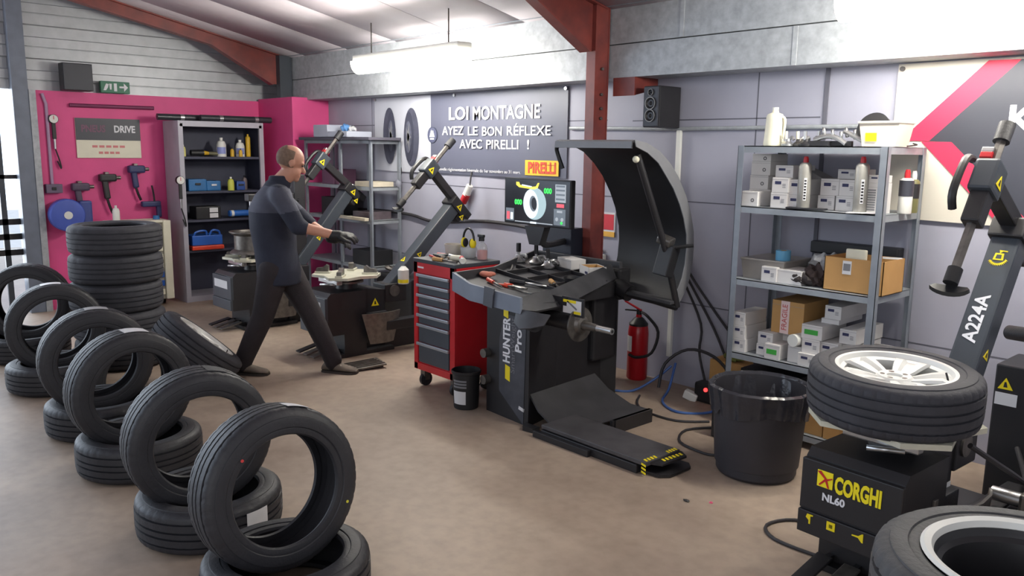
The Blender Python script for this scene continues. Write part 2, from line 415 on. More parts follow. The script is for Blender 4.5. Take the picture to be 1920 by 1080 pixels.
# conduits on the main wall
mb = MB(); mb.tube([(-4.69, 4.915, 1.895), (-3.62, 4.915, 1.88), (-2.2, 4.915, 1.885), (-2.05, 4.915, 1.885)], .014, galv, smoothing=1)
tag(mb.build('cable_conduit'), 'thin grey conduit running across the wall behind the red column', 'conduit')
mb = MB(); mb.bx((-3.62, 4.9, .2), (-3.585, 4.928, 1.87), white, .003)
tag(mb.build('cable_trunking'), 'white vertical cable trunking on the wall right of the balancer hood', 'trunking')
mb = MB(); mb.tube([(-8.4, 4.91, 1.02), (-7.4, 4.91, 1.05), (-6.9, 4.91, 1.04), (-6.5, 4.91, 1.0), (-5.7, 4.91, 1.06), (-5.0, 4.91, 1.03), (-4.75, 4.91, .92), (-4.3, 4.91, .93)], .016, cable)
tag(mb.build('wall_cable'), 'dark cable bundle slung along the wall below the slate banner', 'cable')

# ================================================================== BANNERS AND SIGNS
b = thing('banner', 'slate banner with white lettering and a photo of two tyres', 'banner', (-6.14, WY-.02, 1.48))
def wavy(x0, x1, z0, z1, m, name, par, y0, amp=.008, f=5.0, ph=0):
    n = 40; mb = MB(); A = []; B = []
    for i in range(n+1):
        x = x0+(x1-x0)*i/n; y = y0+amp*math.sin(x*f+ph)*.5
        A.append((x, y, z1)); B.append((x, y, z0-.01*math.sin(i/n*PI)))
    mb.sheet(A, B, .002, m); return mb.build(name, par, True)
wavy(-6.57, -4.72, 1.485, 2.232, bannerm, 'printed_sheet', b, WY-.018)
wavy(-7.57, -6.57, 1.485, 2.232, bannerl, 'photo_sheet', b, WY-.018)
bY = WY-.026
def bt(s, px0, px1, py, size, m, bold=0, par=b, Y=bY, spacing=1):
    a = ay(px0, py, Y); c = ay(px1, py, Y); tmp = text(s, size, m, par, T(((a.x+c.x)/2, Y, (a.z+c.z)/2)) @ FRONT, bold=bold, spacing=spacing)
    xs = [v.co.x for v in tmp.data.vertices]; w = max(xs)-min(xs); k = (c.x-a.x)/w; mid = (max(xs)+min(xs))/2
    for v in tmp.data.vertices: v.co.x = mid+(v.co.x-mid)*k
    return tmp
for w_, a_, b_, y_, sz, bo in (('LOI', 842, 878, 214, .165, .003), ('MONTAGNE', 886, 1012, 212, .165, .003), ('AYEZ', 829, 869, 246, .115, .001), ('LE', 877, 895, 246.5, .115, .001), ('BON', 904, 941, 247, .115, .001), ('R\u00c9FLEXE', 950, 1032, 246, .115, .001), ('AVEC', 862, 904, 271, .115, .001), ('PIRELLI', 912, 972, 272, .115, .001), ('!', 988.5, 992, 272, .115, .001)):
    bt(w_, a_, b_, y_, sz, inkwhite, bo)
bt('Nouvelle r\u00e9glementation hivernale du 1er novembre au 31 mars.', 818, 976, 320, .042, inkwhite, .0)
mb = MB(); p0 = ay(985, 300, bY); p1 = ay(1047, 331, bY); mb.bx((p0.x, bY-.002, p1.z), (p1.x, bY+.002, p0.z), mat('logo patch yellow', (236, 184, 40), .5, var=.04)); mb.build('logo_patch', b, True)
bt('PIRELLI', 990, 1042, 316, .13, mat('logo orange red', (206, 70, 40), .5, var=.04), .004, Y=bY-.004)
mb = MB(); p0 = ay(990, 308, bY); p1 = ay(1042, 310.5, bY); mb.bx((p0.x+.02, bY-.005, p1.z), (p1.x, bY-.002, p0.z), MATS['logo orange red']); mb.build('logo_bar', b, True)
mb = MB(); c = ay(811, 253, bY)
mb.cyl((c.x, bY-.004, c.z), (c.x, bY+.002, c.z), .078, mat('badge navy', (58, 62, 84), .5, var=.04), n=32)
mb.cyl((c.x, bY-.005, c.z), (c.x, bY-.003, c.z), .068, mat('badge navy two', (76, 80, 104), .5, var=.04), n=32)
mb.prism([(c.x-.04, c.z-.02), (c.x-.012, c.z+.05), (c.x+.002, c.z+.02), (c.x+.014, c.z+.045), (c.x+.04, c.z-.02)], .004, inkwhite, Matrix(((1, 0, 0, 0), (0, 0, 1, bY-.008), (0, 1, 0, 0), (0, 0, 0, 1))))
mb.bx((c.x-.03, bY-.008, c.z-.045), (c.x+.03, bY-.004, c.z-.03), inkwhite); mb.build('badge', b, True)
# the two tyres of the banner photo, printed flat
mb = MB()
for (px, py, w, h, sgn) in ((730, 255, .115, .29, -1), (771, 257, .13, .29, 1)):
    c = ay(px, py, bY); M0 = Matrix(((1, 0, 0, c.x), (0, 0, 1, bY), (0, 1, 0, c.z), (0, 0, 0, 1)))
    el = lambda rx, rz, dx=0: [(dx+rx*math.cos(2*PI*k/28), rz*math.sin(2*PI*k/28)) for k in range(28)]
    mb.prism(el(w, h), .002, mat('print tyre grey', (70, 72, 88), .5, var=.3, scale=10), M0)
    M1 = M0.copy(); M1[1][3] -= .003
    mb.prism(el(w*.62, h*.86, -sgn*w*.3), .002, mat('print tyre dark', (56, 58, 74), .5, var=.1), M1)
    M2 = M0.copy(); M2[1][3] -= .006
    mb.prism(el(w*.4, h*.55, -sgn*w*.32), .002, mat('print rim grey', (84, 86, 102), .5, var=.3, scale=30), M2)
    M3 = M0.copy(); M3[1][3] -= .008
    for a in range(5):
        an = 2*PI*a/5; mb.prism([(-sgn*w*.32+.02*math.cos(an+1.6), .03*math.sin(an+1.6)), (-sgn*w*.32+.02*math.cos(an-1.6), .03*math.sin(an-1.6)), (-sgn*w*.32+w*.38*math.cos(an), h*.52*math.sin(an))], .001, inkgrey, M3)
mb.build('tyre_photo', b, True)
mb = MB()
for x in (-7.55, -6.2, -4.74):
    mb.cyl((x, WY-.03, 2.215), (x, WY-.018, 2.215), .014, steel, n=12)
mb.build('eyelet', b, True)

k = thing('banner', 'cream banner with a red chevron and dark field beside the rack', 'banner', (-1.3, WY-.02, 1.36))
wavy(-2.085, -.6, 1.355, 2.232, bannerc, 'printed_sheet', k, WY-.018, .006, 4)
kY = WY-.028
def c8(x, y): p = ay(1440+x/2.571, y/2.571, kY); return (p.x, p.z)
mb = MB()
up = [c8(1065, 290), c8(1225, 284), c8(775, 680), c8(635, 678)]; poly_y(up, kY, .002, bannerr, mb)
L0 = c8(738, 682); L1 = c8(885, 685); mL = (c8(1085, 1055)[0]-L0[0])/(c8(1085, 1055)[1]-L0[1]); mR = (c8(1234, 1048)[0]-L1[0])/(c8(1234, 1048)[1]-L1[1])
zb = 1.36
poly_y([L0, L1, (L1[0]+mR*(zb-L1[1]), zb), (L0[0]+mL*(zb-L0[1]), zb)], kY, .002, bannerr, mb)
mb.build('chevron_print', k, True)
mb = MB(); poly_y([up[1], (-.6, up[1][1]), (-.6, zb), (L1[0]+mR*(zb-L1[1]), zb), L1, up[2]], kY, .002, bannerd, mb); mb.build('dark_print', k, True)
a = ay(1440+1160/2.571, 580/2.571, kY)
text('K', .19, inkwhite, k, T((a.x+.055, kY-.002, a.z-.0)) @ FRONT, bold=.006)
mb = MB(); mb.cyl((-2.06, WY-.034, 2.205), (-2.06, WY-.018, 2.205), .014, steelw, n=12); mb.build('eyelet', k, True)

sg = thing('wall_sign', 'dark and cream rectangular sign on the pink wall', 'sign', (-9.385, 2.77, 1.57))
mb = MB(); mb.bx((-9.398, 2.45, 1.57), (-9.38, 3.09, 1.98), cream, .003); mb.build('lower_panel', sg, True)
mb = MB(); mb.bx((-9.38, 2.45, 1.755), (-9.377, 3.09, 1.98), bannerd); mb.build('upper_panel', sg, True)
text('PNEUS', .1, mat('sign purple', (112, 66, 92), .5, var=.03), sg, T((-9.376, 2.62, 1.87)) @ SIDE, bold=.003, xs=.8)
text('DRIVE', .1, inkwhite, sg, T((-9.376, 2.93, 1.87)) @ SIDE, bold=.003, xs=.8)
mb = MB()
for z, w in ((1.69, .34), (1.625, .22)):
    for i in range(5 if w > .3 else 4): mb.bx((-9.38, 2.77-w/2+i*w/(5 if w > .3 else 4), z-.012), (-9.378, 2.77-w/2+(i+.75)*w/(5 if w > .3 else 4), z+.012), mat('sign red text', (206, 120, 120), .5, var=.03))
mb.build('small_print', sg, True)
ex = thing('exit_sign', 'green exit sign with white pictograms above the pink wall', 'sign', (-9.35, 2.86, 2.24))
mb = MB(); mb.bx((-9.4, 2.71, 2.245), (-9.34, 3.0, 2.365), mat('exit green', (46, 112, 84), .5, var=.05), .006); mb.build('sign_box', ex, True)
mb = MB()
def sp(pts): mb.prism(pts, .002, inkwhite, Matrix(((0, 0, 1, -9.339), (1, 0, 0, 0), (0, 1, 0, 0), (0, 0, 0, 1))))
sp([(2.735, 2.27), (2.76, 2.27), (2.78, 2.3), (2.79, 2.335), (2.765, 2.34), (2.75, 2.31)]); sp([(2.80, 2.28), (2.815, 2.28), (2.82, 2.34), (2.795, 2.34)])
sp([(2.84, 2.265), (2.87, 2.265), (2.87, 2.345), (2.84, 2.345)]); sp([(2.895, 2.3), (2.94, 2.3), (2.94, 2.265), (2.98, 2.308), (2.94, 2.35), (2.94, 2.318), (2.895, 2.318)])
mb.build('pictogram', ex, True)
# loudspeakers
def speaker(loc, w, d, h, rz, label, cones=True, tilt=0):
    t = thing('loudspeaker', label, 'speaker', loc, rz); t.rotation_euler = (tilt, 0, rz)
    mb = MB(); mb.box((0, d/2, h/2), (w, d, h), blackm, bev=.006); mb.build('cabinet', t)
    mb = MB(); mb.box((0, -.005, h/2), (w-.012, .012, h-.012), mat('speaker baffle', (52, 54, 62), .5, var=.08), bev=.004); mb.build('baffle', t)
    if cones:
        for z, r in ((.84, .022), (.58, .042), (.28, .042)):
            mb = MB(); mb.lathe([(r, 0), (r*.95, .006), (r*.8, .008), (r*.5, -.006), (r*.3, 0), (.001, .006)], blackp, 24, T((0, -.012, h*z)) @ FRONT)
            mb.lathe([(r*1.05, .002), (r*1.05, .009), (r*.92, .009), (r*.92, .002)], steelw, 24, T((0, -.012, h*z)) @ FRONT); mb.build('speaker_cone', t)
    return t
speaker((-3.665, 4.66, 1.885), .14, .24, .285, 0, 'black two-cone loudspeaker on the main wall right of the red column')
speaker((-9.23, 2.47, 2.245), .28, .14, .27, PI/2, 'black loudspeaker sitting on top of the pink wall', cones=False)

# ================================================================== TYRES
def tyre_bm(w, R, rb, m, seg=200, sipe=.0014):
    h = R-rb; half = [(rb+.004, .36*w), (rb, .42*w), (rb+.006, .47*w), (rb+.022, .485*w), (rb+.028, .478*w), (rb+.3*h, .498*w), (rb+.62*h, .5*w), (rb+.66*h, .492*w), (R-.034, .475*w), (R-.02, .45*w), (R-.009, .41*w),
            (R-.004, .36*w), (R-.002, .29*w), (R-.011, .283*w), (R-.011, .25*w), (R, .243*w), (R+.001, .1*w), (R-.01, .092*w), (R-.01, .058*w), (R+.001, .05*w)]
    inner = [(R-.022, 0), (R-.026, .25*w), (R-.04, .38*w), (rb+.6*h, .44*w), (rb+.25*h, .44*w), (rb+.03, .4*w)]
    up = half; down = [(r, -z) for r, z in reversed(half)]
    loop = up+down+[(r, -z) for r, z in reversed(inner[1:])]+inner
    def mod(r, z, i):
        if R-.012 < r and .28*w < abs(z) < .47*w and i % 5 == 0: return r-sipe*1.5
        if R-.03 < r < R-.008 and abs(z) > .4*w and i % 5 == 0: return r-sipe*.8
        if r > R-.003 and abs(z) < .26*w and (i + (2 if z > 0 else 0)) % 6 == 0: return r-sipe*.6
        return r
    mb = MB(); mb.lathe(loop, m, seg, closed=True, mod=mod); return mb
def sticker(mb_m, w, R, a0, a1, z0, z1):
    mb = MB(); mb.lathe([(R+.0015, z0), (R+.003, z0), (R+.003, z1), (R+.0015, z1)], mb_m, 12, closed=True, a0=a0, a1=a1); return mb
TW, TR, TB = .198, .316, .212
t0 = tyre_bm(TW, TR, TB, rubber).build('tyre')
def stand(o, x, y, z, yaw, tilt, spin=0):
    # axis of the tyre points along yaw, raised by tilt; spin turns it about that axis
    M = Matrix.Rotation(yaw, 3, 'Z') @ Matrix.Rotation(PI/2-tilt, 3, 'Y') @ Matrix.Rotation(spin, 3, 'Z')
    o.location = (x, y, z); o.rotation_euler = M.to_euler()
ORD = ['nearest the camera', 'second from the camera', 'third from the camera', 'fourth from the camera', 'fifth from the camera', 'farthest from the camera, by the doorway']
row = [(-2.79, 1.34, .432, 1, 5.5), (-3.52, 1.33, .43, -4, -2.4), (-4.5, 1.35, .43, 3, -2), (-5.24, 1.39, .43, -8, 0), (-6.36, 1.44, .43, -10, 0), (-7.42, 1.5, .445, -22, -1)]
for i, (x, y, z, yaw, tl) in enumerate(row):
    o = t0 if i == 0 else t0.copy()
    if i: COL.objects.link(o)
    tag(o, 'black tyre standing upright in a lying one, %s' % ORD[i], 'tyre', 'upright tyres in the row on the left')
    stand(o, x, y, z, math.radians(yaw), math.radians(tl), 0 if i else .0)
    if i in (0, 1, 2, 3, 4):
        # local angle PI is the top of an upright tyre
        c = [0.27, .25, .1, .05, -.05, 0][i]
        s = sticker([white_lab, rubber_dust, white_lab, mat('grey sticker', (150, 150, 152), .5, var=.1), white_lab][i], TW, TR, PI-c-.14 if i < 2 else PI-c-.2, PI-c+.14 if i < 2 else PI-c+.2, -.035 if i else .0, .05 if i else .068).build('paper_sticker', None, label='white paper sticker' if i != 1 else 'worn grey sticker')
        s.parent = o
    if i == 0:
        for a, col_, rr in ((3.95, em('red paint dot', (200, 60, 60), 0), TB+.02), (1.15, em('yellow paint dot', (206, 200, 60), 0), TR-.045)):
            mb = MB(); mb.cyl((rr*math.cos(a), rr*math.sin(a), TW*.485), (rr*math.cos(a), rr*math.sin(a), TW*.505), .006, col_, n=10); p = mb.build('paint_dot', None); p.parent = o
for i, (x, y) in enumerate([(-2.72, 1.34), (-3.5, 1.36), (-4.46, 1.37), (-5.22, 1.4), (-6.36, 1.42), (-7.42, 1.46)]):
    o = t0.copy(); COL.objects.link(o); o.location = (x, y, TW/2+.001); o.rotation_euler = (0, 0, i*1.3)
    tag(o, 'black tyre lying flat under an upright one, %s' % ORD[i], 'tyre', 'lying tyres in the row on the left')
    if i == 1:
        s = sticker(white_lab, TW, TR, -i*1.3+.1, -i*1.3+.45, -.03, .06).build('paper_sticker', None, label='white paper sticker'); s.parent = o
# tall stack of used tyres
SW, SR = .2216, .338
u0 = tyre_bm(SW, SR, .222, rubber_old, 96, .003).build('tyre')
for i in range(5):
    o = u0 if i == 0 else u0.copy()
    if i: COL.objects.link(o)
    o.location = (-6.76+.008*math.sin(i*2.1), 1.985+.008*math.cos(i*1.7), SW/2+i*SW+.001); o.rotation_euler = (0, 0, i*.7)
    tag(o, 'dusty black tyre, %s of the tall stack before the pink wall' % ['lowest', 'second from the bottom', 'middle', 'second from the top', 'topmost'][i], 'tyre', 'tall stack of tyres')
# lying tyre that carries the leaning wheel
o = t0.copy(); COL.objects.link(o); o.location = (-5.86, 1.79, TW/2+.001)
tag(o, 'black tyre lying flat between the tall stack and the leaning wheel', 'tyre')
# wheels with rims
def rim_parts(root, rb, w, m, spokes=5, pair=True, dish=.03):
    # barrel and face, axis z, outer face towards +z
    prof = [(rb+.006, w*.47), (rb+.008, w*.5), (rb-.006, w*.49), (rb-.014, w*.40), (rb-.03, w*.36), (rb-.034, 0), (rb-.03, -w*.36), (rb+.006, -w*.47), (rb+.004, -w*.44), (rb-.024, -w*.33), (rb-.026, 0), (rb-.022, w*.33), (rb+.002, w*.42)]
    mb = MB(); mb.lathe(prof, m, 64, closed=True); mb.build('rim', root)
    mb = MB(); zf = w*.42
    mb.lathe([(.001, zf-dish-.04), (.07, zf-dish-.045), (.075, zf-dish-.01), (.062, zf-dish+.004), (.03, zf-dish+.002), (.028, zf-dish-.008), (.001, zf-dish-.008)], m, 40)
    for k in range(5):
        a = 2*PI*(k+.5)/5; mb.cyl((.047*math.cos(a), .047*math.sin(a), zf-dish+.0035), (.047*math.cos(a), .047*math.sin(a), zf-dish-.004), .011, steelw, n=10)
    mb.build('hub_face', root)
    for k in range(spokes):
        a = 2*PI*k/spokes; mb = MB()
        R_ = []
        for r, ww, zz in ((.05, .030, -.006), (.09, .046, .0), (.13, .058, .006), (.17, .068, .008), (rb-.018, .078, -.002)) if pair else ((.05, .026, -.006), (.1, .024, .004), (.15, .026, .006), (rb-.018, .036, 0)):
            z_ = zf-dish+(dish-.004)*min(1, (r-.05)/.12)+zz; g = .35 if pair else .2
            R_.append([Vector((r, y_, z_+dz)) for y_, dz in ((ww, -.012), (ww*.92, 0), (ww*.45, .001), (ww*g*.6, -.012*(1 if pair else 0)), (-ww*g*.6, -.012*(1 if pair else 0)), (-ww*.45, .001), (-ww*.92, 0), (-ww, -.012), (-ww*.8, -.03), (ww*.8, -.03))])
        Rz = Matrix.Rotation(a, 3, 'Z'); mb.loop_faces([[Rz @ v for v in r] for r in R_], m, True)
        mb.build('spoke', root)
    mb = MB(); mb.cyl((rb-.03, .0, zf-.01), (rb-.04, .0, zf+.02), .004, blackp, n=8); mb.build('valve', root)
wl = thing('car_wheel', 'dark car wheel with silver spoked rim leaning on a tyre near the man', 'wheel', (0, 0, 0))
tyre_bm(.21, .33, .222, rubber_old, 96, .003).build('tyre', wl); rim_parts(wl, .219, .21, alloy, 7, False)
stand(wl, -5.75, 2.2, .278, math.radians(75), math.radians(49))

# ================================================================== TYRE CHANGERS
def changer(name, label, x, y, tilt, up, down, rz=0, panel_text=True, R1=.285):
    """origin under the turntable centre, operator side -y"""
    t = thing(name, label, 'tyre changer', (x, y, 0), rz, 'tyre changers along the main wall'); tl = math.radians(tilt)
    # body with control panel
    mb = MB(); M = Matrix(((0, 0, 1, -.2), (1, 0, 0, 0), (0, 1, 0, 0), (0, 0, 0, 1)))
    mb.prism([(-.3, .52), (-.27, .55), (.06, .55), (.06, .03), (-.15, .03), (-.15, .2), (-.31, .2), (-.318, .3)], .4, blackm, M)
    mb.prism([(.06, .55), (.3, .52), (.3, .03), (.06, .03)], .32, blackm, M)
    mb.build('cabinet_body', t)
    mb = MB(); mb.bx((-.18, -.2, .0), (.2, .34, .035), blackm, .006); mb.bx((-.12, .28, 0), (.14, .78, .16), blackm, .01); mb.build('base_frame', t)
    mb = MB(); mb.bx((-.203, -.325, .305), (.203, -.3, .515), darkgrey if not panel_text else blackm, .004); mb.bx((-.203, -.333, .205), (.203, -.31, .3), darkgrey if not panel_text else blackm, .004); mb.build('front_panel', t)
    # pedals
    for k, px in enumerate((-.14, -.02, .1)):
        mb = MB(); mb.box((px, -.3, .05), (.07, .2, .012), steelw if k else blackm, rot=(.22, 0, 0), bev=.003); mb.bx((px-.012, -.22, .04), (px+.012, -.12, .065), blackm); mb.build('pedal', t)
    # turntable
    z = .648; mb = MB(); mb.cyl((0, 0, .5), (0, 0, z), .1, blackm, .08, 28)
    mb.cyl((0, 0, .6), (0, 0, .615), .14, steelw, n=28); mb.build('turntable_shaft', t)
    R2 = .16*R1/.285; pts = []
    for k in range(4):
        a = PI/4+k*PI/2
        for da, r in ((-.28, R1), (.28, R1), (PI/4, R2*1.32)):
            pts.append((r*math.cos(a+da), r*math.sin(a+da)))
    mb = MB(); mb.prism(pts, .022, tablem, T((0, 0, z))); mb.build('turntable', t)
    for k in range(4):
        a = PI/4+k*PI/2; Rz = Matrix.Rotation(a, 4, 'Z'); mb = MB()
        mb.box((.2, 0, z+.03), (.13, .06, .018), tablem, bev=.004)
        mb.prism([(.15, 0), (.26, 0), (.25, .03), (.2, .035), (.17, .06), (.15, .05)], .04, steelw, Matrix(((1, 0, 0, 0), (0, 0, 1, -.02), (0, 1, 0, z+.036), (0, 0, 0, 1))))
        mb.bm.transform(Rz); mb.build('clamp_jaw', t)
    # air cylinder and bracket under the table
    mb = MB(); mb.box((.04, -.18, .628), (.3, .05, .035), steel, bev=.006); mb.build('jaw_cylinder', t)
    mb = MB(); mb.cyl((.14, -.2, .61), (.02, -.26, .605), .011, steel, n=10); mb.build('air_rod', t)
    # bead breaker arm on the right side with its blade
    mb = MB(); mb.bx((.2, .2, .2), (.3, .72, .28), blackm, .008); mb.bx((.122, .08, .18), (.16, .3, .34), rubber, .006); mb.build('breaker_arm', t)
    mb = MB(); P = [(.25, .0), (.30, -.02), (.36, -.08), (.40, -.12)]
    mb.sheet([(.24+.04*math.cos(u), .17+.12*math.sin(u), .1) for u in (-1.2, -.6, 0, .6, 1.2)], [(.23+.06*math.cos(u), .17+.2*math.sin(u), .36) for u in (-1.2, -.6, 0, .6, 1.2)], .012, steelw)
    mb.build('breaker_blade', t)
    # tilting column: pivot at y = .38
    b0 = Vector((.03, .39, .5)); tv = Vector((0, math.sin(tl), math.cos(tl))); nv = Vector((0, -math.cos(tl), math.sin(tl)))
    Mr = Matrix.Rotation(-tl, 4, 'X')
    mb = MB(); mb.bx((-.07, .3, .4), (.13, .52, .56), blackm, .01); mb.cyl((-.08, .39, .5), (.14, .39, .5), .05, steelw, n=20); mb.build('column_pivot', t)
    c = b0+tv*.5; mb = MB(); mb.box(c, (.125, .115, 1.04), darkgrey, rot=Mr, bev=.012)
    colm = mb.build('tilt_column', t)
    c = b0+tv*1.02; mb = MB(); mb.box(c+nv*-.02, (.15, .2, .1), blackm, rot=Mr, bev=.01)
    for sx_ in (-.05, .05): mb.cyl(c+Vector((sx_, 0, 0))+nv*.02+tv*.05, c+Vector((sx_, 0, 0))+nv*.02+tv*.058, .01, steel, n=10)
    mb.box(c+nv*-.1-tv*.02, (.1, .06, .16), blackm, rot=Mr, bev=.008); mb.build('column_head', t)
    # cross arm, perpendicular to the column
    a0 = b0+tv*1.0-nv*.2; a1 = b0+tv*1.0+nv*.46; mb = MB(); mb.box((a0+a1)/2+Vector((-.0, 0, 0))+tv*.055, (.07, (a1-a0).length, .07), blackm, rot=Mr, bev=.008); mb.build('cross_arm', t)
    h = b0+tv*1.05+nv*.43; mb = MB(); mb.box(h, (.1, .12, .15), darkgrey, rot=Mr, bev=.014); mb.box(h-tv*.14, (.075, .08, .16), blackm, rot=Mr, bev=.01)
    mb.build('arm_head', t)
    # hexagonal tool bar with grip on top and mounting head below
    mb = MB(); mb.cyl(h+tv*up, h-tv*(down), .021, steelw, n=6, smooth=False); mb.build('tool_bar', t)
    mb = MB(); mb.cyl(h+tv*(up-.02), h+tv*(up+.07), .034, rubber, n=20); mb.cyl(h+tv*(up+.066), h+tv*(up+.072), .026, darkgrey, n=20); mb.build('bar_grip', t)
    e = h-tv*down; mb = MB(); mb.cyl(e+tv*.06, e-tv*.01, .03, blackp, n=16)
    R_ = []
    for u in range(9):
        q = u/8; ang = -1.15+2.3*q
        p = e-tv*(.03+.02*math.cos(ang*1.3))+Vector((.085*math.sin(ang), 0, 0))-nv*(.02*math.cos(ang))
        hh = .028+.012*math.cos(ang*2); R_.append([p+tv*hh*(.4 if abs(ang) > .9 else 1), p+nv*.014, p-tv*.012, p-nv*.014])
    mb.loop_faces(R_, blackp); mb.build('mounting_head', t)
    mb = MB(); o_ = h+Vector((-.09, 0, 0))
    mb.tube([o_+tv*.1, o_+tv*.06+nv*.06, o_-tv*.1+nv*.07, o_-tv*.16+nv*.02], .018, blackp); mb.box(h+tv*.11-Vector((.03, 0, 0)), (.05, .06, .03), red, rot=Mr, bev=.004); mb.box(h+tv*.135-Vector((.03, 0, 0)), (.05, .06, .025), steel, rot=Mr, bev=.004); mb.build('control_handle', t)
    # warning stickers
    fr = T(b0) @ Mr
    def wt(off, sz, side):
        mb = MB()
        if side == 'y': Mm = fr @ T(off) @ FRONT
        else: Mm = fr @ T(off) @ SIDE
        mb.prism([(-.55*sz, -.45*sz), (.55*sz, -.45*sz), (0, .5*sz)], .0015, yellow, Mm); mb.prism([(-.14*sz, -.28*sz), (.16*sz, -.28*sz), (.05*sz, .15*sz), (-.08*sz, .15*sz)], .0022, inkblack, Mm); mb.build('warning_sticker', t)
    wt((-.005, -.059, .3), .055, 'y'); wt((.076, .02, 1.02), .06, 'x'); wt((.077, .1, .97), .05, 'x'); wt((.051, -.43, 1.04), .06, 'x'); wt((.0625, .0, .42), .05, 'x')
    mb = MB(); warn_triangle(mb, (.121, .2, .42), .07, 'x'); mb.build('warning_sticker', t)
    return t, b0, Mr
# right machine
T1, b0, Mr = changer('tyre_changer', 'black tyre changer with yellow lettering and a silver-rimmed wheel clamped on it, at right', -1.29, 3.30, 32, .21, .49, math.radians(-3), True, .33)
W1 = T(T1.location) @ T1.rotation_euler.to_matrix().to_4x4()
text('CORGHI', .092, yellowlogo, T1, T((.035, -.327, .442)) @ FRONT, bold=.004, world=False, xs=.53)
mb = MB(); mb.box((-.1, -.327, .452), (.066, .004, .068), yellowlogo, bev=.0018)
mb.prism([(-.165, .478), (-.15, .482), (-.12, .452), (-.097, .462), (-.095, .458), (-.118, .444), (-.108, .412), (-.114, .411), (-.127, .44), (-.152, .415), (-.156, .42), (-.13, .45)], .002, red, Matrix(((.9, 0, 0, .017), (0, 0, 1, -.3315), (0, .9, 0, .05), (0, 0, 0, 1)))); mb.build('logo_badge', T1)
text('NL60', .042, inkwhite, T1, T((-.06, -.327, .378)) @ FRONT @ Matrix.Shear('XZ', 4, (.0, 0)), bold=.0015, world=False)
mb = MB(); PM = Matrix(((1, 0, 0, 0), (0, 0, 1, -.3355), (0, 1, 0, -.025), (0, 0, 0, 1)))
mb.prism([(-.16, .315), (-.135, .315), (-.135, .31), (-.145, .308), (-.145, .275), (-.152, .275), (-.152, .29), (-.165, .3)], .002, yellow, PM); mb.build('pedal_symbol', T1)
mb = MB(); mb.prism([(-.075, .28), (-.075, .315), (-.04, .315), (-.04, .28)], .002, yellow, PM); mb.prism([(-.065, .29), (-.065, .305), (-.05, .305), (-.05, .29)], .003, blackm, PM @ T((0, 0, .0))); mb.build('pedal_symbol', T1)
mb = MB(); mb.prism([(.03, .3), (.055, .302), (.07, .315), (.075, .315), (.075, .28), (.07, .28), (.055, .295), (.03, .295)], .002, yellow, PM); mb.build('pedal_symbol', T1)
# column lettering
fr = T(b0) @ Mr
text('A224A', .082, inkwhite, T1, fr @ T((-.003, -.0585, .56)) @ FRONT @ Matrix.Rotation(PI/2, 4, 'Z'), bold=.002, world=False)
mb = MB(); Mb_ = fr @ T((0, -.058, .87)) @ FRONT
for k in range(14):
    a = PI*1.15+k*(PI*.7)/13*1.0
    mb.prism([(.036*math.cos(a), .036*math.sin(a)), (.046*math.cos(a+.1), .046*math.sin(a+.1)), (.03*math.cos(a+.25), .03*math.sin(a+.25))], .0012, yellow, Mb_)
mb.prism([(-.022, -.015), (.022, -.015), (.018, .02), (-.018, .02)], .0012, yellow, Mb_); mb.prism([(-.012, -.008), (.012, -.008), (.01, .012), (-.01, .012)], .002, darkgrey, Mb_); mb.prism([(.0, .02), (.012, .03), (.03, .028), (.03, .034), (-.005, .036)], .0012, yellow, Mb_); mb.build('round_sticker', T1)
mb = MB(); mb.bx((.1205, .23, .3), (.122, .3, .36), white_lab); mb.build('rating_label', T1)
mb = MB(); mb.bx((.2, -.06, .3), (.212, -.03, .4), steelw, .003); mb.build('lever', T1)
# its wheel
w1 = thing('car_wheel', 'car wheel with bright silver spoked rim lying on the right tyre changer', 'wheel', (-1.3, 3.28, .782), .3)
tyre_bm(.215, .326, .222, rubber_old, 220, .0025).build('tyre', w1); rim_parts(w1, .219, .2, alloy, 5, True, .02)
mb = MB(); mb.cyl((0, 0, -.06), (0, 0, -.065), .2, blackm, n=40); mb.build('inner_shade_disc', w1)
w1.rotation_euler = (.05, .015, .35)
# centre and left machines share the look
T2, b2, M2 = changer('tyre_changer', 'grey and black tyre changer with bare pale turntable beside the red tool chest', -5.95, 3.56, 46, .3, .45, 0, False)
mb = MB(); mb.bx((-.16, -.327, .40), (.13, -.3245, .475), white_lab); mb.build('paper_label', T2)
T3, b3, M3 = changer('tyre_changer', 'tyre changer half hidden behind the man in front of the open cabinet', -7.42, 3.42, 40, .3, .45, 0, False)
mb = MB(); mb.bx((-.16, -.327, .40), (.13, -.3245, .475), white_lab); mb.build('paper_label', T3)
mb = MB(); mb.bx((-.05, .42, .5), (.06, .54, 1.45), blackm, .01); mb.build('helper_column', T3)
mb = MB(); mb.bx((-.04, -.05, 1.2), (.05, .45, 1.27), blackm, .01); mb.cyl((0, 0, 1.2), (0, 0, 1.0), .02, steel, n=12); mb.build('helper_arm', T3)
rw = thing('bare_wheel', 'bare dark steel wheel lying on the turntable behind the man', 'wheel', (-7.42, 3.42, .81))
mb = MB(); mb.lathe([(.2, .1), (.215, .105), (.215, .098), (.195, .08), (.17, .07), (.17, -.06), (.195, -.075), (.215, -.095), (.215, -.102), (.2, -.1), (.18, -.075), (.155, -.06), (.155, .06), (.19, .08)], steelw, 48, closed=True); mb.build('barrel', rw)
mb = MB(); mb.lathe([(.03, .03), (.08, .05), (.16, .02), (.16, .01), (.08, .04), (.03, .02)], steelw, 40, closed=True); mb.build('wheel_disc', rw)
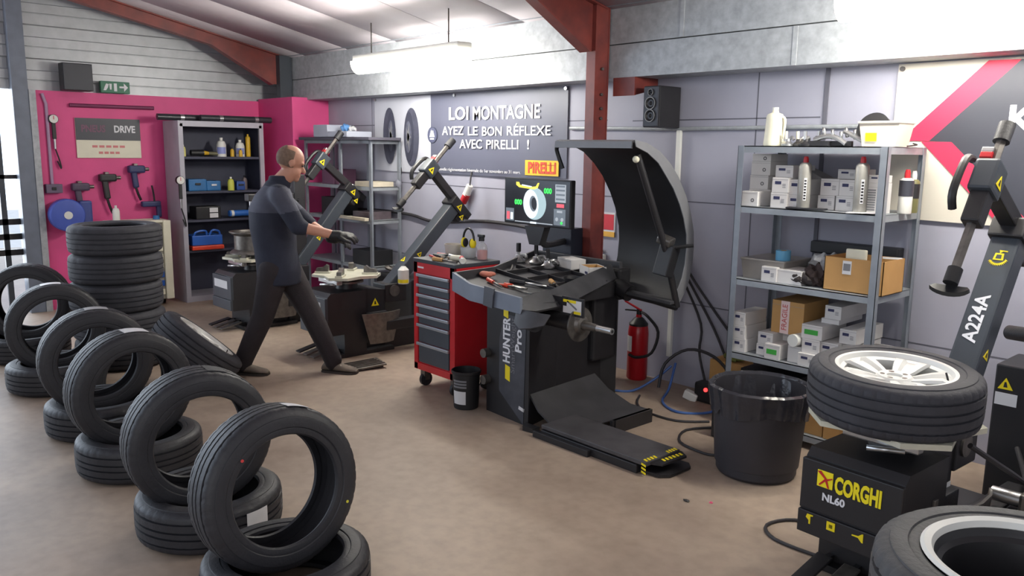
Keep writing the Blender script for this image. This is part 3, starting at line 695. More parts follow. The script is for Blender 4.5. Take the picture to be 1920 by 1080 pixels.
# assist tower at the right edge
tw = thing('bead_press_tower', 'black steel tower with warning triangle at the right edge behind the tyre changer', 'machine tower', (-1.06, 4.45, 0))
mb = MB(); mb.bx((-1.235, 4.3, 0), (-.9, 4.62, .735), blackm, .008); mb.build('housing', tw, True)
mb = MB(); warn_triangle(mb, (-1.185, 4.298, .645), .06); mb.build('warning_sticker', tw, True)
mb = MB(); mb.bx((-1.225, 4.296, .54), (-1.13, 4.299, .6), white_lab); mb.build('paper_label', tw, True)
mb = MB(); mb.bx((-1.09, 4.4, .735), (-1.03, 4.46, 1.2), darkgrey, .006); mb.build('post', tw, True)
mb = MB(); mb.cyl((-1.06, 4.42, .9), (-1.06, 4.2, .9), .018, steelw, n=12); mb.cyl((-1.19, 4.28, .9), (-.95, 4.12, .93), .034, rubber, n=20); mb.build('press_roller', tw, True)

# foreground stack at the lower right corner
f0 = tyre_bm(.215, .325, .222, rubber_dust, 200, .003)
f0 = f0.build('tyre')
for i in range(4):
    fw = thing('car_wheel', ['car wheel lying flat on the floor, lowest of the stack at lower right', 'car wheel second from the bottom of the stack at lower right', 'car wheel second from the top of the stack at lower right', 'dusty car wheel with white rim edge, topmost of the stack at lower right'][i], 'wheel', (-.43, 1.93, .108+i*.2165), i*.8)
    o = f0 if i == 0 else f0.copy()
    if i: COL.objects.link(o)
    o.parent = fw
    mb = MB(); w_ = .2; rb = .217
    mb.lathe([(rb+.004, w_*.5), (rb+.01, w_*.53), (rb+.002, w_*.55), (rb-.01, w_*.52), (rb-.02, w_*.4), (rb-.03, w_*.34), (rb-.04, 0), (rb-.03, -w_*.36), (rb+.004, -w_*.5), (rb-.002, -w_*.52), (rb-.012, -w_*.5), (rb-.04, -w_*.36), (rb-.05, 0), (rb-.036, w_*.32)], blackm, 64, closed=True); mb.build('rim', fw)
    mb = MB(); mb.lathe([(rb+.005, w_*.5), (rb+.011, w_*.53), (rb+.003, w_*.555), (rb-.012, w_*.53), (rb-.018, w_*.46), (rb-.016, w_*.45)], white if i == 3 else alloy, 72, closed=True); mb.build('rim_edge', fw)
    mb = MB(); mb.lathe([(.001, -w_*.32), (.17, -w_*.3), (.174, -w_*.34), (.001, -w_*.36)], blackm, 40); mb.build('wheel_disc', fw)

# ================================================================== WHEEL BALANCER
B = thing('wheel_balancer', 'black wheel balancer with yellow and white lettering, raised hood and lit monitor', 'wheel balancer', (-3.72, 3.75, 0))
def P(mb, name, label=None, par=B): return mb.build(name, par, True, label)
# cabinet: front panel towards -Y
mb = MB()
mb.prism([(-3.975, 3.425), (-3.545, 3.40), (-3.62, 3.72), (-3.66, 4.2), (-3.6, 4.3), (-4.1, 4.4), (-4.12, 3.6)], .76, blackm, T((0, 0, .0))); P(mb, 'cabinet')
mb = MB(); A = [(-3.545, 3.4, .0), (-3.56, 3.5, .04), (-3.60, 3.62, .12), (-3.62, 3.72, .3)]
mb.sheet([(-3.56, 3.42, .20), (-3.48, 3.42, .11), (-3.36, 3.42, .05), (-3.28, 3.44, .01)], [(-3.63, 4.1, .20), (-3.5, 4.1, .12), (-3.3, 4.1, .06), (-3.12, 4.08, .07)], .012, mat('splash plate', (58, 57, 60), .5, var=.3, scale=6))
mb.bx((-3.13, 3.72, .0), (-3.1, 4.08, .085), blackm); mb.sheet([(-3.13, 3.7, .005), (-3.13, 4.08, .005)], [(-3.13, 3.7, .085), (-3.13, 4.08, .085)], .02, blackm); P(mb, 'splash_guard')
mb = MB(); mb.prism([(-3.56, 3.395), (-3.5, 3.395), (-3.44, 3.4), (-3.44, 3.34), (-3.52, 3.33)], .03, blackm); P(mb, 'floor_foot')
# front decal
pf = lambda x, z, d=.0025: (x, 3.425-(x+3.975)*(.025/.43)-d, z)
pang = math.atan2(-.025, .43); PF = lambda x, z, d=.002: T(pf(x, z, d)) @ Matrix.Rotation(pang, 4, 'Z') @ FRONT
def pp(px, py): v = ay(px, py, 3.41); return v.x, v.z
mb = MB(); mb.prism([(-.1, -.25), (.15, -.42), (.165, .26), (-.05, .27), (-.1, .1)], .001, mat('decal grey', (66, 68, 76), .5, var=.35, scale=9), PF(-3.74, .42, .0015)); P(mb, 'side_decal')
def vt(s_, px, py0, py1, sz, m_, bold):
    x, z0 = pp(px, py1); z1 = pp(px, py0)[1]; o = text(s_, sz, m_, B, PF(x, (z0+z1)/2, .003) @ Matrix.Rotation(PI/2, 4, 'Z'), bold=bold)
    zs = [v.co.z for v in o.data.vertices]; c_ = (max(zs)+min(zs))/2; k = (z1-z0)/(max(zs)-min(zs))
    for v in o.data.vertices: v.co.z = c_+(v.co.z-c_)*k
vt('HUNTER', 950, 596, 681, .095, inkwhite, .003); vt('SmartWeight', 962, 596, 700, .062, mat('decal dark text', (112, 112, 118), .5, var=.05), 0); vt('Pro', 974, 618, 661, .085, inkwhite, .002)
for (px, ya, yb) in ((949, 574, 593), (952, 684, 711)):
    (x, z1), (x2, z0) = pp(px, ya), pp(px, yb); mb = MB(); mb.prism([(-.024, z0-(z0+z1)/2), (.024, z0-(z0+z1)/2-.012), (.024, z1-(z0+z1)/2-.01), (-.024, z1-(z0+z1)/2)], .001, yellow, PF(x, (z0+z1)/2, .003)); P(mb, 'yellow_block')
x, z = pp(932, 574); text('HUNTER', .034, inkwhite, B, PF(x, z, .003), bold=.001)
mb = MB(); mb.box(pf(-3.61, .1), (.05, .002, .022), white_lab, rot=(0, .2, 0)); P(mb, 'small_label')
mb = MB(); mb.cyl(pf(-3.955, .4), pf(-3.955, .4, .05), .03, steelw, n=16); P(mb, 'side_knob')
mb = MB(); mb.cyl(pf(-3.955, .22), pf(-3.955, .22, .05), .03, steelw, n=16); P(mb, 'side_knob')
# weight tray with raised edges
def tz(x, y): return .955-(x+4.1)*.10+(y-3.25)*.0
mb = MB(); traym = mat('tray grey', (64, 64, 68), .5, var=.35, scale=7)
cor = [(-4.05, 3.22), (-3.42, 3.2), (-3.36, 3.45), (-3.62, 4.25), (-4.46, 4.34), (-4.12, 3.6)]
mb.loop_faces([[(x, y, tz(x, y)-.06+dz) for x, y in cor] for dz in (-.03, 0)], traym, False)
P(mb, 'tray_bed')
mb = MB(); mb.sheet([(-4.06, 3.2, tz(-4.06, 3.2)-.13), (-3.85, 3.17, tz(-3.85, 3.2)-.14), (-3.4, 3.18, tz(-3.4, 3.2)-.11)], [(-4.06, 3.2, tz(-4.06, 3.2)-.01), (-3.85, 3.17, tz(-3.85, 3.2)-.035), (-3.4, 3.18, tz(-3.4, 3.2)-.015)], -.02, greyblue)
P(mb, 'tray_front_edge')
mb = MB(); mb.box((-3.66, 3.165, tz(-3.66, 3.2)-.07), (.085, .012, .12), mat('tray dark stripe', (70, 72, 80), .5, var=.1), rot=(0, .1, 0)); P(mb, 'edge_stripe')
mb = MB(); mb.sheet([(-3.41, 3.18, .80), (-3.35, 3.26, .79), (-3.34, 3.5, .8), (-3.58, 4.25, .86)], [(-3.43, 3.19, .865), (-3.43, 3.3, .875), (-3.45, 3.5, .885), (-3.66, 4.28, .95)], -.02, traym); P(mb, 'tray_side_wing')
mb = MB(); mb.bx((-4.46, 4.30, .85), (-3.6, 4.33, .965), traym, .004); P(mb, 'tray_back_edge')
mb = MB(); mb.sheet([(-4.06, 3.2, .85), (-4.12, 3.6, .86), (-4.46, 4.32, .86)], [(-4.06, 3.2, .94), (-4.12, 3.6, .935), (-4.46, 4.32, .965)], .015, traym); P(mb, 'tray_left_edge')
mb = MB()
for x in (-4.05, -3.85, -3.65): mb.box((x, 3.95, tz(x, 3.9)-.05), (.012, .62, .03), blackm, rot=(0, 0, .1))
for y in (3.62, 3.85, 4.1): mb.box((-3.85, y, tz(-3.85, y)-.05), (.62, .012, .03), blackm, rot=(0, .1, 0))
P(mb, 'compartment_dividers')
mb = MB(); mb.bx((-3.95, 3.42, .74), (-3.55, 4.2, .85), blackm, .01); P(mb, 'tray_support')
mb = MB(); mb.sheet([(-3.45, 3.2, .80), (-3.36, 3.2, .80), (-3.27, 3.22, .795), (-3.22, 3.25, .79)], [(-3.44, 3.17, .72), (-3.36, 3.14, .70), (-3.28, 3.15, .715), (-3.22, 3.2, .735)], .012, traym); P(mb, 'front_flap')
# shaft and flange
sy, sz_ = 3.52, .695
mb = MB(); mb.cyl((-3.62, sy, sz_), (-3.24, sy, sz_), .05, blackm, n=24); P(mb, 'shaft_housing')
mb = MB(); mb.lathe([(.03, 0), (.1, 0), (.105, .008), (.105, .016), (.06, .02), (.05, .04), (.03, .045)], steelw, 40, T((-3.25, sy, sz_)) @ Matrix.Rotation(PI/2, 4, 'Y')); P(mb, 'flange')
mb = MB(); mb.cyl((-3.25, sy, sz_), (-3.1, sy, sz_), .03, steelw, .022, 20); mb.cyl((-3.12, sy, sz_), (-2.985, sy, sz_), .019, steel, n=20); mb.cyl((-2.99, sy, sz_), (-2.983, sy, sz_), .01, blackm, n=12); P(mb, 'threaded_shaft')
mb = MB(); mb.cyl((-3.56, 3.37, .70), (-3.43, 3.34, .70), .062, blackm, n=24); mb.cyl((-3.44, 3.345, .7), (-3.41, 3.34, .7), .03, steelw, n=16); P(mb, 'gauge_arm_pivot')
p0 = ay(1056, 560, 3.46); p1 = ay(1089, 592, 3.46); cx_, cz_, lw, lh = (p0.x+p1.x)/2, (p0.z+p1.z)/2, p1.x-p0.x, p0.z-p1.z
mb = MB(); mb.box((cx_, 3.47, cz_), (lw+.03, .012, lh+.03), blackm); mb.box((cx_, 3.4625, cz_), (lw, .004, lh), white_lab); mb.box((cx_-.02, 3.46, cz_+lh*.4), (lw*.7, .004, lh*.2), yellow); mb.box((cx_+lw*.3, 3.46, cz_-lh*.38), (lw*.35, .004, lh*.2), yellow); mb.box((cx_, 3.46, cz_+.01), (lw*.6, .004, .01), inkgrey, rot=(0, .5, 0)); P(mb, 'instruction_label')
mb = MB(); mb.bx((-3.5, 3.46, cz_+.0), (cx_-lw*.3, 3.5, cz_+.05), blackm); P(mb, 'label_bracket')
mb = MB(); mb.bx((-3.74, 4.05, .3), (-3.6, 4.3, .85), blackm, .02); P(mb, 'rear_housing')
# ramp lift
mb = MB(); mb.bx((-3.36, 3.33, .0), (-2.62, 3.63, .05), blackm, .006); mb.bx((-3.4, 3.30, .0), (-2.95, 3.335, .04), blackm, .004); P(mb, 'ramp_base')
mb = MB(); mb.box((-2.96, 3.485, .068), (.80, .3, .026), mat('ramp deck', (74, 72, 74), .45, var=.4, scale=7), bev=.005); P(mb, 'ramp_deck')
mb = MB(); mb.prism([(-2.56, 3.37), (-2.5, 3.4), (-2.49, 3.6), (-2.55, 3.64), (-2.64, 3.62), (-2.64, 3.36)], .012, blackm, T((0, 0, .06))); mb.prism([(-2.64, 3.36), (-2.5, 3.37), (-2.46, 3.42), (-2.46, 3.6), (-2.5, 3.64), (-2.64, 3.63)], .014, blackm, T((0, 0, .005))); P(mb, 'ramp_lip')
def hazard(pts, wdt, n):
    mb = MB(); a = Vector(pts[0]); b = Vector(pts[1]); up = Vector(pts[2])
    for i in range(n):
        t0, t1 = i/n, (i+.55)/n; sk = .35/n
        mb.loop_faces([[a.lerp(b, t0), a.lerp(b, t1), a.lerp(b, t1+sk)+up, a.lerp(b, t0+sk)+up], [v+Vector(wdt) for v in (a.lerp(b, t0), a.lerp(b, t1), a.lerp(b, t1+sk)+up, a.lerp(b, t0+sk)+up)]], yellow, False)
    return mb
P(hazard([(-2.565, 3.345, .0815), (-2.565, 3.45, .0815), (-.03, 0, 0)], (0, 0, .001), 4), 'hazard_tape'); P(hazard([(-2.565, 3.54, .0815), (-2.565, 3.63, .0815), (-.03, 0, 0)], (0, 0, .001), 4), 'hazard_tape')
P(hazard([(-2.52, 3.44, .0725), (-2.51, 3.61, .0725), (-.03, 0, 0)], (0, 0, .001), 6), 'hazard_tape'); P(hazard([(-2.558, 3.332, .01), (-2.56, 3.332, .075), (-.03, 0, 0)], (0, -.001, 0), 3), 'hazard_tape')
# hood
pr = [(3.80, 1.735), (3.805, 1.775), (3.83, 1.785), (3.95, 1.768), (4.08, 1.72), (4.19, 1.645), (4.28, 1.56), (4.37, 1.44), (4.43, 1.33), (4.475, 1.2), (4.485, 1.1), (4.475, .98), (4.445, .87), (4.40, .79), (4.34, .72)]
XA, XB = -3.76, -3.15
mb = MB(); mb.sheet([(XA, y, z) for y, z in pr], [(XB, y+.03, z) for y, z in pr], .012, hoodrim, hoodin); P(mb, 'hood_shell')
mb = MB(); A = []; Bp = []
for i, (y, z) in enumerate(pr[2:]):
    k = min(i/3, 1); ctr = Vector((0, 3.85, 1.1)); d = (ctr-Vector((0, y, z))); d = d.normalized()
    A.append((XB, y+.03, z)); Bp.append(Vector((XB+.012, y+.03, z))+d*(.04+.055*k))
mb.sheet(A, Bp, .006, hoodrim, hoodrim)
mb.build('hood_rim', B, True)
mb = MB(); mb.tube([(XA+.02, 3.82, 1.75), (XA-.01, 3.83, 1.72), (XA+.02, 3.86, 1.6)], .014, blackp); P(mb, 'hood_catch')
tb0 = Vector((-3.2, 3.95, 1.70)); tb1 = Vector((-3.15, 4.22, 1.08)); tb2 = Vector((-3.13, 4.33, .72)); tb3 = Vector((-3.6, 4.3, .76))
mb = MB(); mb.tube([tb0, tb1, tb2], .022, blackm, 12, 1); mb.tube([tb3, (-3.3, 4.3, .745), tb2], .026, blackm, 12, 1); mb.box((-3.38, 4.29, .765), (.5, .07, .02), traym, rot=(0, .05, 0)); P(mb, 'hood_arm')
mb = MB(); mb.box(tb1+Vector((.0, .0, -.05)), (.11, .08, .2), blackp, rot=(-.25, .1, 0), bev=.008); P(mb, 'sonar_box')
mb = MB(); mb.box(tb1+Vector((-.01, 0, .08)), (.1, .08, .05), steelw, rot=(.2, .3, .2), bev=.012); mb.cyl(tb1+Vector((.05, 0, .04)), tb1+Vector((.16, .06, .06)), .012, blackp, n=8); P(mb, 'arm_joint')
mb = MB(); mb.sphere(tb0+Vector((0, -.01, -.03)), .022, cream); P(mb, 'arm_knob')
mb = MB(); mb.cyl((-3.62, 4.3, .8), (-3.5, 4.3, .76), .06, blackm, n=20); mb.bx((-3.72, 4.28, .7), (-3.58, 4.4, .92), blackm, .02); P(mb, 'hood_pivot')
# monitor
mb = MB(); mb.bx((-4.42, 4.36, .0), (-4.12, 4.485, 1.15), mat('navy black steel', (38, 42, 56), .5, var=.1), .006); P(mb, 'monitor_column')
mz0, mz1 = 1.195, 1.52; Yd = 3.96
mb = MB(); mb.bx((-4.415, Yd, mz0), (-3.755, Yd+.045, mz1), blackp, .008); mon = P(mb, 'monitor')
mb = MB(); mb.prism([(-.1, .06), (.1, .06), (.05, -.07), (-.05, -.07)], .06, blackm, T((-4.1, Yd+.06, 1.13)) @ FRONT); mb.tube([(-4.1, Yd+.06, 1.1), (-4.12, 4.1, 1.05), (-4.2, 4.38, 1.05)], .025, blackm); P(mb, 'monitor_bracket')
def M(mb, name): return mb.build(name, mon)
def mk(x0, x1, z0, z1, m, d=.001, mb=None):
    mb = mb or MB(); mb.bx((x0-B.location.x, Yd-d-B.location.y, z0), (x1-B.location.x, Yd-B.location.y, z1), m); return mb
M(mk(-4.405, -3.765, mz0+.012, mz1-.01, screenm, .0012), 'screen')
eg = em('screen grey', (150, 156, 162), .8); el_ = em('screen pale', (206, 216, 220), 1.0); eG = em('screen green', (60, 220, 90), 1.0); eY = em('screen yellow', (226, 206, 70), 1.0); eR = em('screen red', (206, 84, 96), .9); ed = em('screen dim grey', (96, 104, 112), .8)
mb = mk(-3.9, -3.8, 1.37, 1.49, eg, .002)
for z in (1.385, 1.415, 1.445, 1.472): mk(-3.892, -3.81, z, z+.012, ed, .003, mb)
M(mb, 'screen_menu')
M(mk(-3.885, -3.815, 1.335, 1.36, eR, .002), 'screen_button')
mb = mk(-3.91, -3.8, 1.215, 1.325, ed, .002); mk(-3.88, -3.83, 1.30, 1.315, eg, .003, mb)
M(mb, 'screen_menu')
mb = MB()
for c_, m_, r_ in (((-3.88, 1.255), eg, .013), ((-3.83, 1.255), eg, .013), ((-3.835, 1.232), eG, .01)): mb.cyl((c_[0]-B.location.x, Yd-.004-B.location.y, c_[1]), (c_[0]-B.location.x, Yd-B.location.y, c_[1]), r_, m_, n=16)
M(mb, 'screen_icons')
mb = mk(-4.395, -4.31, 1.215, 1.305, ed, .002); mk(-4.385, -4.355, 1.225, 1.28, eR, .003, mb); mk(-4.345, -4.32, 1.225, 1.275, el_, .003, mb); M(mb, 'screen_corner_picture')
mb = mk(-4.3, -3.92, 1.212, 1.219, eg, .002); mk(-4.14, -4.08, 1.209, 1.222, el_, .003, mb); M(mb, 'screen_status_bar')
mb = MB(); Mt = T((-4.1-B.location.x, Yd-.0015-B.location.y, 1.348)) @ FRONT
def ell(rx, ry, dx=0, dy=0, n=32, rot=.0):
    return [(dx+rx*math.cos(2*PI*k/n)*math.cos(rot)-ry*math.sin(2*PI*k/n)*math.sin(rot), dy+rx*math.cos(2*PI*k/n)*math.sin(rot)+ry*math.sin(2*PI*k/n)*math.cos(rot)) for k in range(n)]
mb.prism(ell(.115, .112, 0, 0), .001, em('screen tyre', (150, 172, 176), .9), Mt); mb.prism(ell(.075, .1, -.035, -.004, rot=.15), .0016, el_, Mt); mb.prism(ell(.036, .055, -.012, 0, rot=.15), .0022, ed, Mt); mb.prism(ell(.026, .042, -.002, .0, rot=.15), .0028, screenm, Mt); M(mb, 'screen_tyre_image')
mb = MB(); mb.prism([(-.19, .145), (-.16, .145), (-.15, .125), (-.04, .115), (.01, .12), (.03, .145), (.045, .145), (.03, .11), (.0, .1), (-.03, .1), (-.16, .108), (-.19, .125)], .001, eY, Mt); mb.prism([(-.13, .13), (-.03, .12), (-.03, .113), (-.13, .121)], .002, el_, Mt); M(mb, 'screen_gauge_image')
for (x, z, s) in ((-4.265, 1.35, '000'), (-3.97, 1.44, '000')):
    text(s, .05, eG, mon, T((x-B.location.x, Yd-.003-B.location.y, z)) @ FRONT, bold=.002, world=False, name='screen_reading')

# ------------------------------------------------------------------ things on and around the balancer tray
def open_box(name, label, cat, c, d, m, minside, rz=0, wall=.004, flaps=False, group=None, lab=None):
    t = thing(name, label, cat, c, rz, group); x, y, z = d; mb = MB()
    mb.bx((-x/2, -y/2, 0), (x/2, y/2, wall), minside)
    for a, b_ in (((-x/2, -y/2, 0), (x/2, -y/2+wall, z)), ((-x/2, y/2-wall, 0), (x/2, y/2, z)), ((-x/2, -y/2, 0), (-x/2+wall, y/2, z)), ((x/2-wall, -y/2, 0), (x/2, y/2, z))): mb.bx(a, b_, m)
    for a, b_ in (((-x/2+wall, y/2-wall-.002, wall), (x/2-wall, y/2-wall, z-.002)), ((-x/2+wall, -y/2+wall, wall), (-x/2+wall+.002, y/2-wall, z-.002))): mb.bx(a, b_, minside)
    mb.build('box_body', t)
    if flaps:
        mb = MB(); mb.box((-x*.2, -y/2-.02, z+.0), (x*.55, .09, .004), m, rot=(.5, 0, .06)); mb.build('flap', t)
        mb = MB(); mb.box((x/2+.02, 0, z+.01), (.07, y*.9, .004), m, rot=(0, .5, 0)); mb.build('flap', t)
    if lab:
        mb = MB(); mb.bx((lab[0]-.02, -y/2-.002, lab[1]-.008), (lab[0]+.025, -y/2, lab[1]+.008), inkblue); mb.build('printed_label', t)
    return t
tb = lambda x, y: tz(x, y)-.06
p = az(1055, 496, .90); open_box('weight_box', 'open white box of brown packets on the right of the balancer tray', 'box', (-3.72, 4.16, tb(-3.72, 4.16)+.002), (.17, .13, .08), carton, brown, -.45, lab=(.04, .04))
bx_ = thing('weight_box', 'closed white box behind the open one below the monitor', 'box', (-3.98, 4.22, tb(-3.98, 4.2)+.002), -.3)
mb = MB(); mb.bx((-.1, -.06, 0), (.1, .06, .075), carton, .002); mb.build('box_body', bx_); mb = MB(); mb.bx((-.1, -.0615, .062), (.1, -.06, .064), cartontop); mb.build('lid_seam', bx_)
bw = thing('parts_bowl', 'small black round bowl on the balancer tray', 'bowl', (-3.62, 3.86, tb(-3.62, 3.8)+.002))
mb = MB(); mb.lathe([(.001, .002), (.05, .002), (.062, .05), (.066, .05), (.054, 0), (.001, 0)], blackp, 32); mb.build('bowl_body', bw)
gl = thing('folded_rag', 'salmon pink rag lying at the left of the balancer tray', 'rag', (-4.02, 3.45, tb(-4.02, 3.4)+.002)); mb = MB(); mb.sphere((0, 0, .02), .05, mat('salmon cloth', (190, 112, 92), .8, var=.25, scale=30), 16, (1.2, .7, .4)); mb.sphere((.03, .02, .025), .03, MATS['salmon cloth'], 12, (1.3, .8, .5)); mb.sphere((-.04, .015, .02), .028, MATS['salmon cloth'], 12, (1, .9, .6)); mb.build('cloth', gl)
def tool(name, label, pts, r, m, hm=None, hl=.4):
    t = thing(name, label, 'tool', pts[0]); mb = MB(); a = Vector(pts[0]); b_ = Vector(pts[1]); mid = a.lerp(b_, hl)
    mb.cyl(mid-a, b_-a, r, m, n=10); mb.build('shank', t)
    mb = MB(); mb.cyl((0, 0, 0), mid-a, r*2, hm or m, r*1.7, 12); mb.build('handle', t); return t
tool('hammer', 'weight hammer with steel head lying in the balancer tray', [(-3.84, 3.5, tb(-3.84, 3.5)+.016), (-3.62, 3.62, tb(-3.62, 3.6)+.016)], .008, steel, rubber)
hp = thing('weight_pliers', 'steel wheel weight pliers on the front of the balancer tray', 'pliers', (-3.7, 3.42, tb(-3.7, 3.4)+.004)); mb = MB()
for s in (-1, 1): mb.tube([(-.12, s*.025, .01), (-.05, s*.018, .012), (0, 0, .012), (.06, -s*.01, .012), (.1, s*.006, .012)], .007, steelw)
mb.build('jaws', hp); mb = MB()
for s in (-1, 1): mb.cyl((-.13, s*.026, .01), (-.05, s*.018, .012), .011, orange, n=10)
mb.build('grips', hp)
# centring clamps with black handles
for i, (x, y, l) in enumerate(((-4.3, 4.0, 'leftmost chrome centring clamp with black handle on the balancer tray'), (-4.2, 4.08, 'middle chrome centring clamp with black handle on the balancer tray'), (-4.06, 4.06, 'rightmost chrome centring clamp with black handle on the balancer tray'))):
    t = thing('centring_clamp', l, 'clamp', (x, y, tb(x, y)+.003), i*.5, 'centring clamps on the tray')
    mb = MB(); mb.lathe([(.001, 0), (.05, 0), (.052, .012), (.03, .03), (.024, .05), (.001, .05)], steel, 24); mb.tube([(0, 0, .04), (.05, .02, .05), (.08, .0, .03)], .012, steel); mb.build('clamp_body', t)
    mb = MB(); mb.cyl((0, 0, .05), (0, 0, .075), .01, steel, n=12); mb.bx((-.013, -.013, .07), (.013, .013, .135), blackp, .004); mb.build('handle', t)
wt_ = tag(MB().tube([(-4.2, 3.85, tb(-4.2, 3.8)+.01), (-4.1, 3.75, tb(-4.1, 3.7)+.01), (-4.0, 3.62, tb(-4, 3.6)+.01)], .007, steelw).build('wrench'), 'long steel bar lying across the left of the balancer tray', 'tool')

# ================================================================== TOOL CHEST
C = thing('tool_chest', 'red rolling tool chest with seven grey drawers left of the balancer', 'tool chest', (-4.51, 3.6, 0))
x0, x1, y0, y1, zb, zt = -4.76, -4.285, 3.4, 3.8, .13, .945
mb = MB()
mb.bx((x0, y0+.012, zb), (x1, y1, zt-.025), red, .006)
mb.bx((x0, y0, zb), (x0+.045, y0+.014, zt-.025), red, .003); mb.bx((x1-.055, y0, zb), (x1, y0+.014, zt-.025), red, .003); mb.bx((x0, y0, zb), (x1, y0+.014, zb+.05), red, .003); mb.bx((x0, y0, zt-.105), (x1, y0+.014, zt-.025), red, .003); mb.build('carcass', C, True)
mb = MB(); mb.bx((x0-.005, y0-.005, zt-.028), (x1+.005, y1+.005, zt), mat('chest top rubber', (56, 58, 66), .6, var=.2), .006); mb.build('top_mat', C, True)
drm = mat('drawer grey', (66, 72, 80), .45, var=.1)
edges = [zt-.108]+[ay(783, y, 3.4).z for y in (533, 550, 569, 588, 607, 642)]+[zb+.05]
edges = [.835, .762, .69, .617, .545, .472, .335, .185]
for i in range(7):
    mb = MB(); mb.bx((x0+.06, y0-.002, edges[i+1]+.006), (x1-.065, y0+.015, edges[i]), drm, .003); d_ = mb.build('drawer', C, True)
    mb = MB(); mb.bx((x0+.048-C.location.x, y0-.018-C.location.y, edges[i]-.018), (x1-.056-C.location.x, y0-.002-C.location.y, edges[i]+.004), mat('drawer handle aluminium', (168, 172, 178), .35, .5, var=.06), .004); mb.build('handle', d_)
mb = MB(); mb.bx((x0+.05, y0-.001, .878), (x0+.12, y0, .89), inkwhite); mb.build('maker_mark', C, True)
for i, (cx_, cy_) in enumerate(((x0+.06, y0+.06), (x1-.06, y0+.06), (x0+.06, y1-.06), (x1-.06, y1-.06))):
    mb = MB(); mb.cyl((cx_-.012, cy_, .05), (cx_+.012, cy_, .05), .05, rubber, n=24); mb.bx((cx_-.025, cy_-.03, .075), (cx_+.025, cy_+.03, .13), steelw, .004)
    for s in (-1, 1): mb.bx((cx_+s*.02-.003, cy_-.02, .045), (cx_+s*.02+.003, cy_+.02, .1), steelw)
    mb.build('caster', C, True)
mb = MB(); mb.tube([(x1+.0, y0+.06, .78), (x1+.035, y0+.06, .78), (x1+.035, y0+.3, .78), (x1, y0+.3, .78)], .009, steel, smoothing=1); mb.build('side_handle', C, True)
# things lying on the chest
def on(x, y): return Vector((x, y, zt))
def bowl(name, label, loc, r0, r1, h, m):
    t = thing(name, label, 'tub', loc); mb = MB(); mb.lathe([(.001, .003), (r0, .003), (r1, h), (r1+.005, h), (r0+.003, 0), (.001, 0)], m, 28); mb.build('tub_body', t); return t
bowl('plastic_tub', 'pale plastic tub on the back of the red tool chest', on(-4.68, 3.7), .05, .062, .085, mat('milky plastic', (196, 188, 178), .4, var=.1))
bowl('clear_tub', 'clear tub beneath the yellow ear defenders on the tool chest', on(-4.53, 3.72), .05, .058, .075, glassy)
e_ = thing('ear_defenders', 'yellow and black ear defenders on the tool chest', 'ear defenders', on(-4.53, 3.72)+Vector((0, 0, .075)))
for s in (-1, 1):
    mb = MB(); mb.sphere((s*.05, 0, .03), .034, yellow, 16, (.55, .8, 1.1)); mb.build('ear_cup', e_)
    mb = MB(); mb.sphere((s*.034, 0, .03), .03, blackp, 16, (.4, .8, 1.1)); mb.build('ear_cushion', e_)
mb = MB(); mb.tube([(.06*math.cos(a), 0, .05+.085*math.sin(a)) for a in [PI*k/10 for k in range(11)]], .008, blackp, smoothing=1); mb.build('headband', e_)
s_ = thing('spray_bottle', 'clear spray bottle with red liquid on the back of the tool chest', 'bottle', on(-4.4, 3.74))
mb = MB(); mb.lathe([(.001, 0), (.034, 0), (.036, .06), (.036, .062)], mat('red liquid', (214, 70, 52), .25, var=.05), 20); mb.build('liquid', s_)
mb = MB(); mb.lathe([(.037, .0), (.038, .07), (.03, .1), (.012, .12), (.012, .135), (.001, .135)], glassy, 20); mb.build('bottle_body', s_)
mb = MB(); mb.cyl((0, 0, .13), (0, 0, .155), .015, blackp, n=14); mb.bx((-.045, -.01, .155), (.02, .01, .175), blackp, .004); mb.bx((-.035, -.004, .125), (-.027, .004, .158), blackp); mb.build('trigger_head', s_)
r_ = thing('white_jar', 'small cream jar lying beside the red cap on the tool chest', 'jar', on(-4.42, 3.52)+Vector((0, 0, .022))); r_.rotation_euler = (0, PI/2, .3); mb = MB(); mb.lathe([(.001, -.04), (.021, -.04), (.022, .04), (.001, .04)], cream, 20); mb.build('jar_body', r_)
r_ = thing('red_flashlight', 'red torch lying at the right front of the tool chest top', 'torch', on(-4.33, 3.5)+Vector((0, 0, .024))); r_.rotation_euler = (0, PI/2+.1, -.6)
mb = MB(); mb.lathe([(.001, -.05), (.016, -.05), (.018, .01), (.024, .04), (.001, .04)], red, 20); mb.build('barrel', r_); mb = MB(); mb.lathe([(.024, .04), (.02, .052), (.001, .05)], white, 20); mb.build('lens', r_)
tool('screwdriver', 'red handled screwdriver on the front left of the tool chest', [on(-4.7, 3.5)+Vector((0, 0, .012)), on(-4.5, 3.46)+Vector((0, 0, .01))], .004, steel, red)
tool('pry_bar', 'long dark pry bar laid along the front of the tool chest', [on(-4.55, 3.42)+Vector((0, 0, .012)), on(-4.3, 3.43)+Vector((0, 0, .012))], .008, steelw, brown)
tool('ratchet', 'chrome ratchet lying in the middle of the tool chest', [on(-4.6, 3.6)+Vector((0, 0, .014)), on(-4.48, 3.6)+Vector((0, 0, .014))], .007, steel, steel)
t = thing('black_tray', 'low black tray at the back right of the tool chest top', 'tray', on(-4.62, 3.58)); mb = MB(); mb.bx((-.1, -.04, 0), (0, .05, .02), blackp, .004); mb.build('tray_body', t)

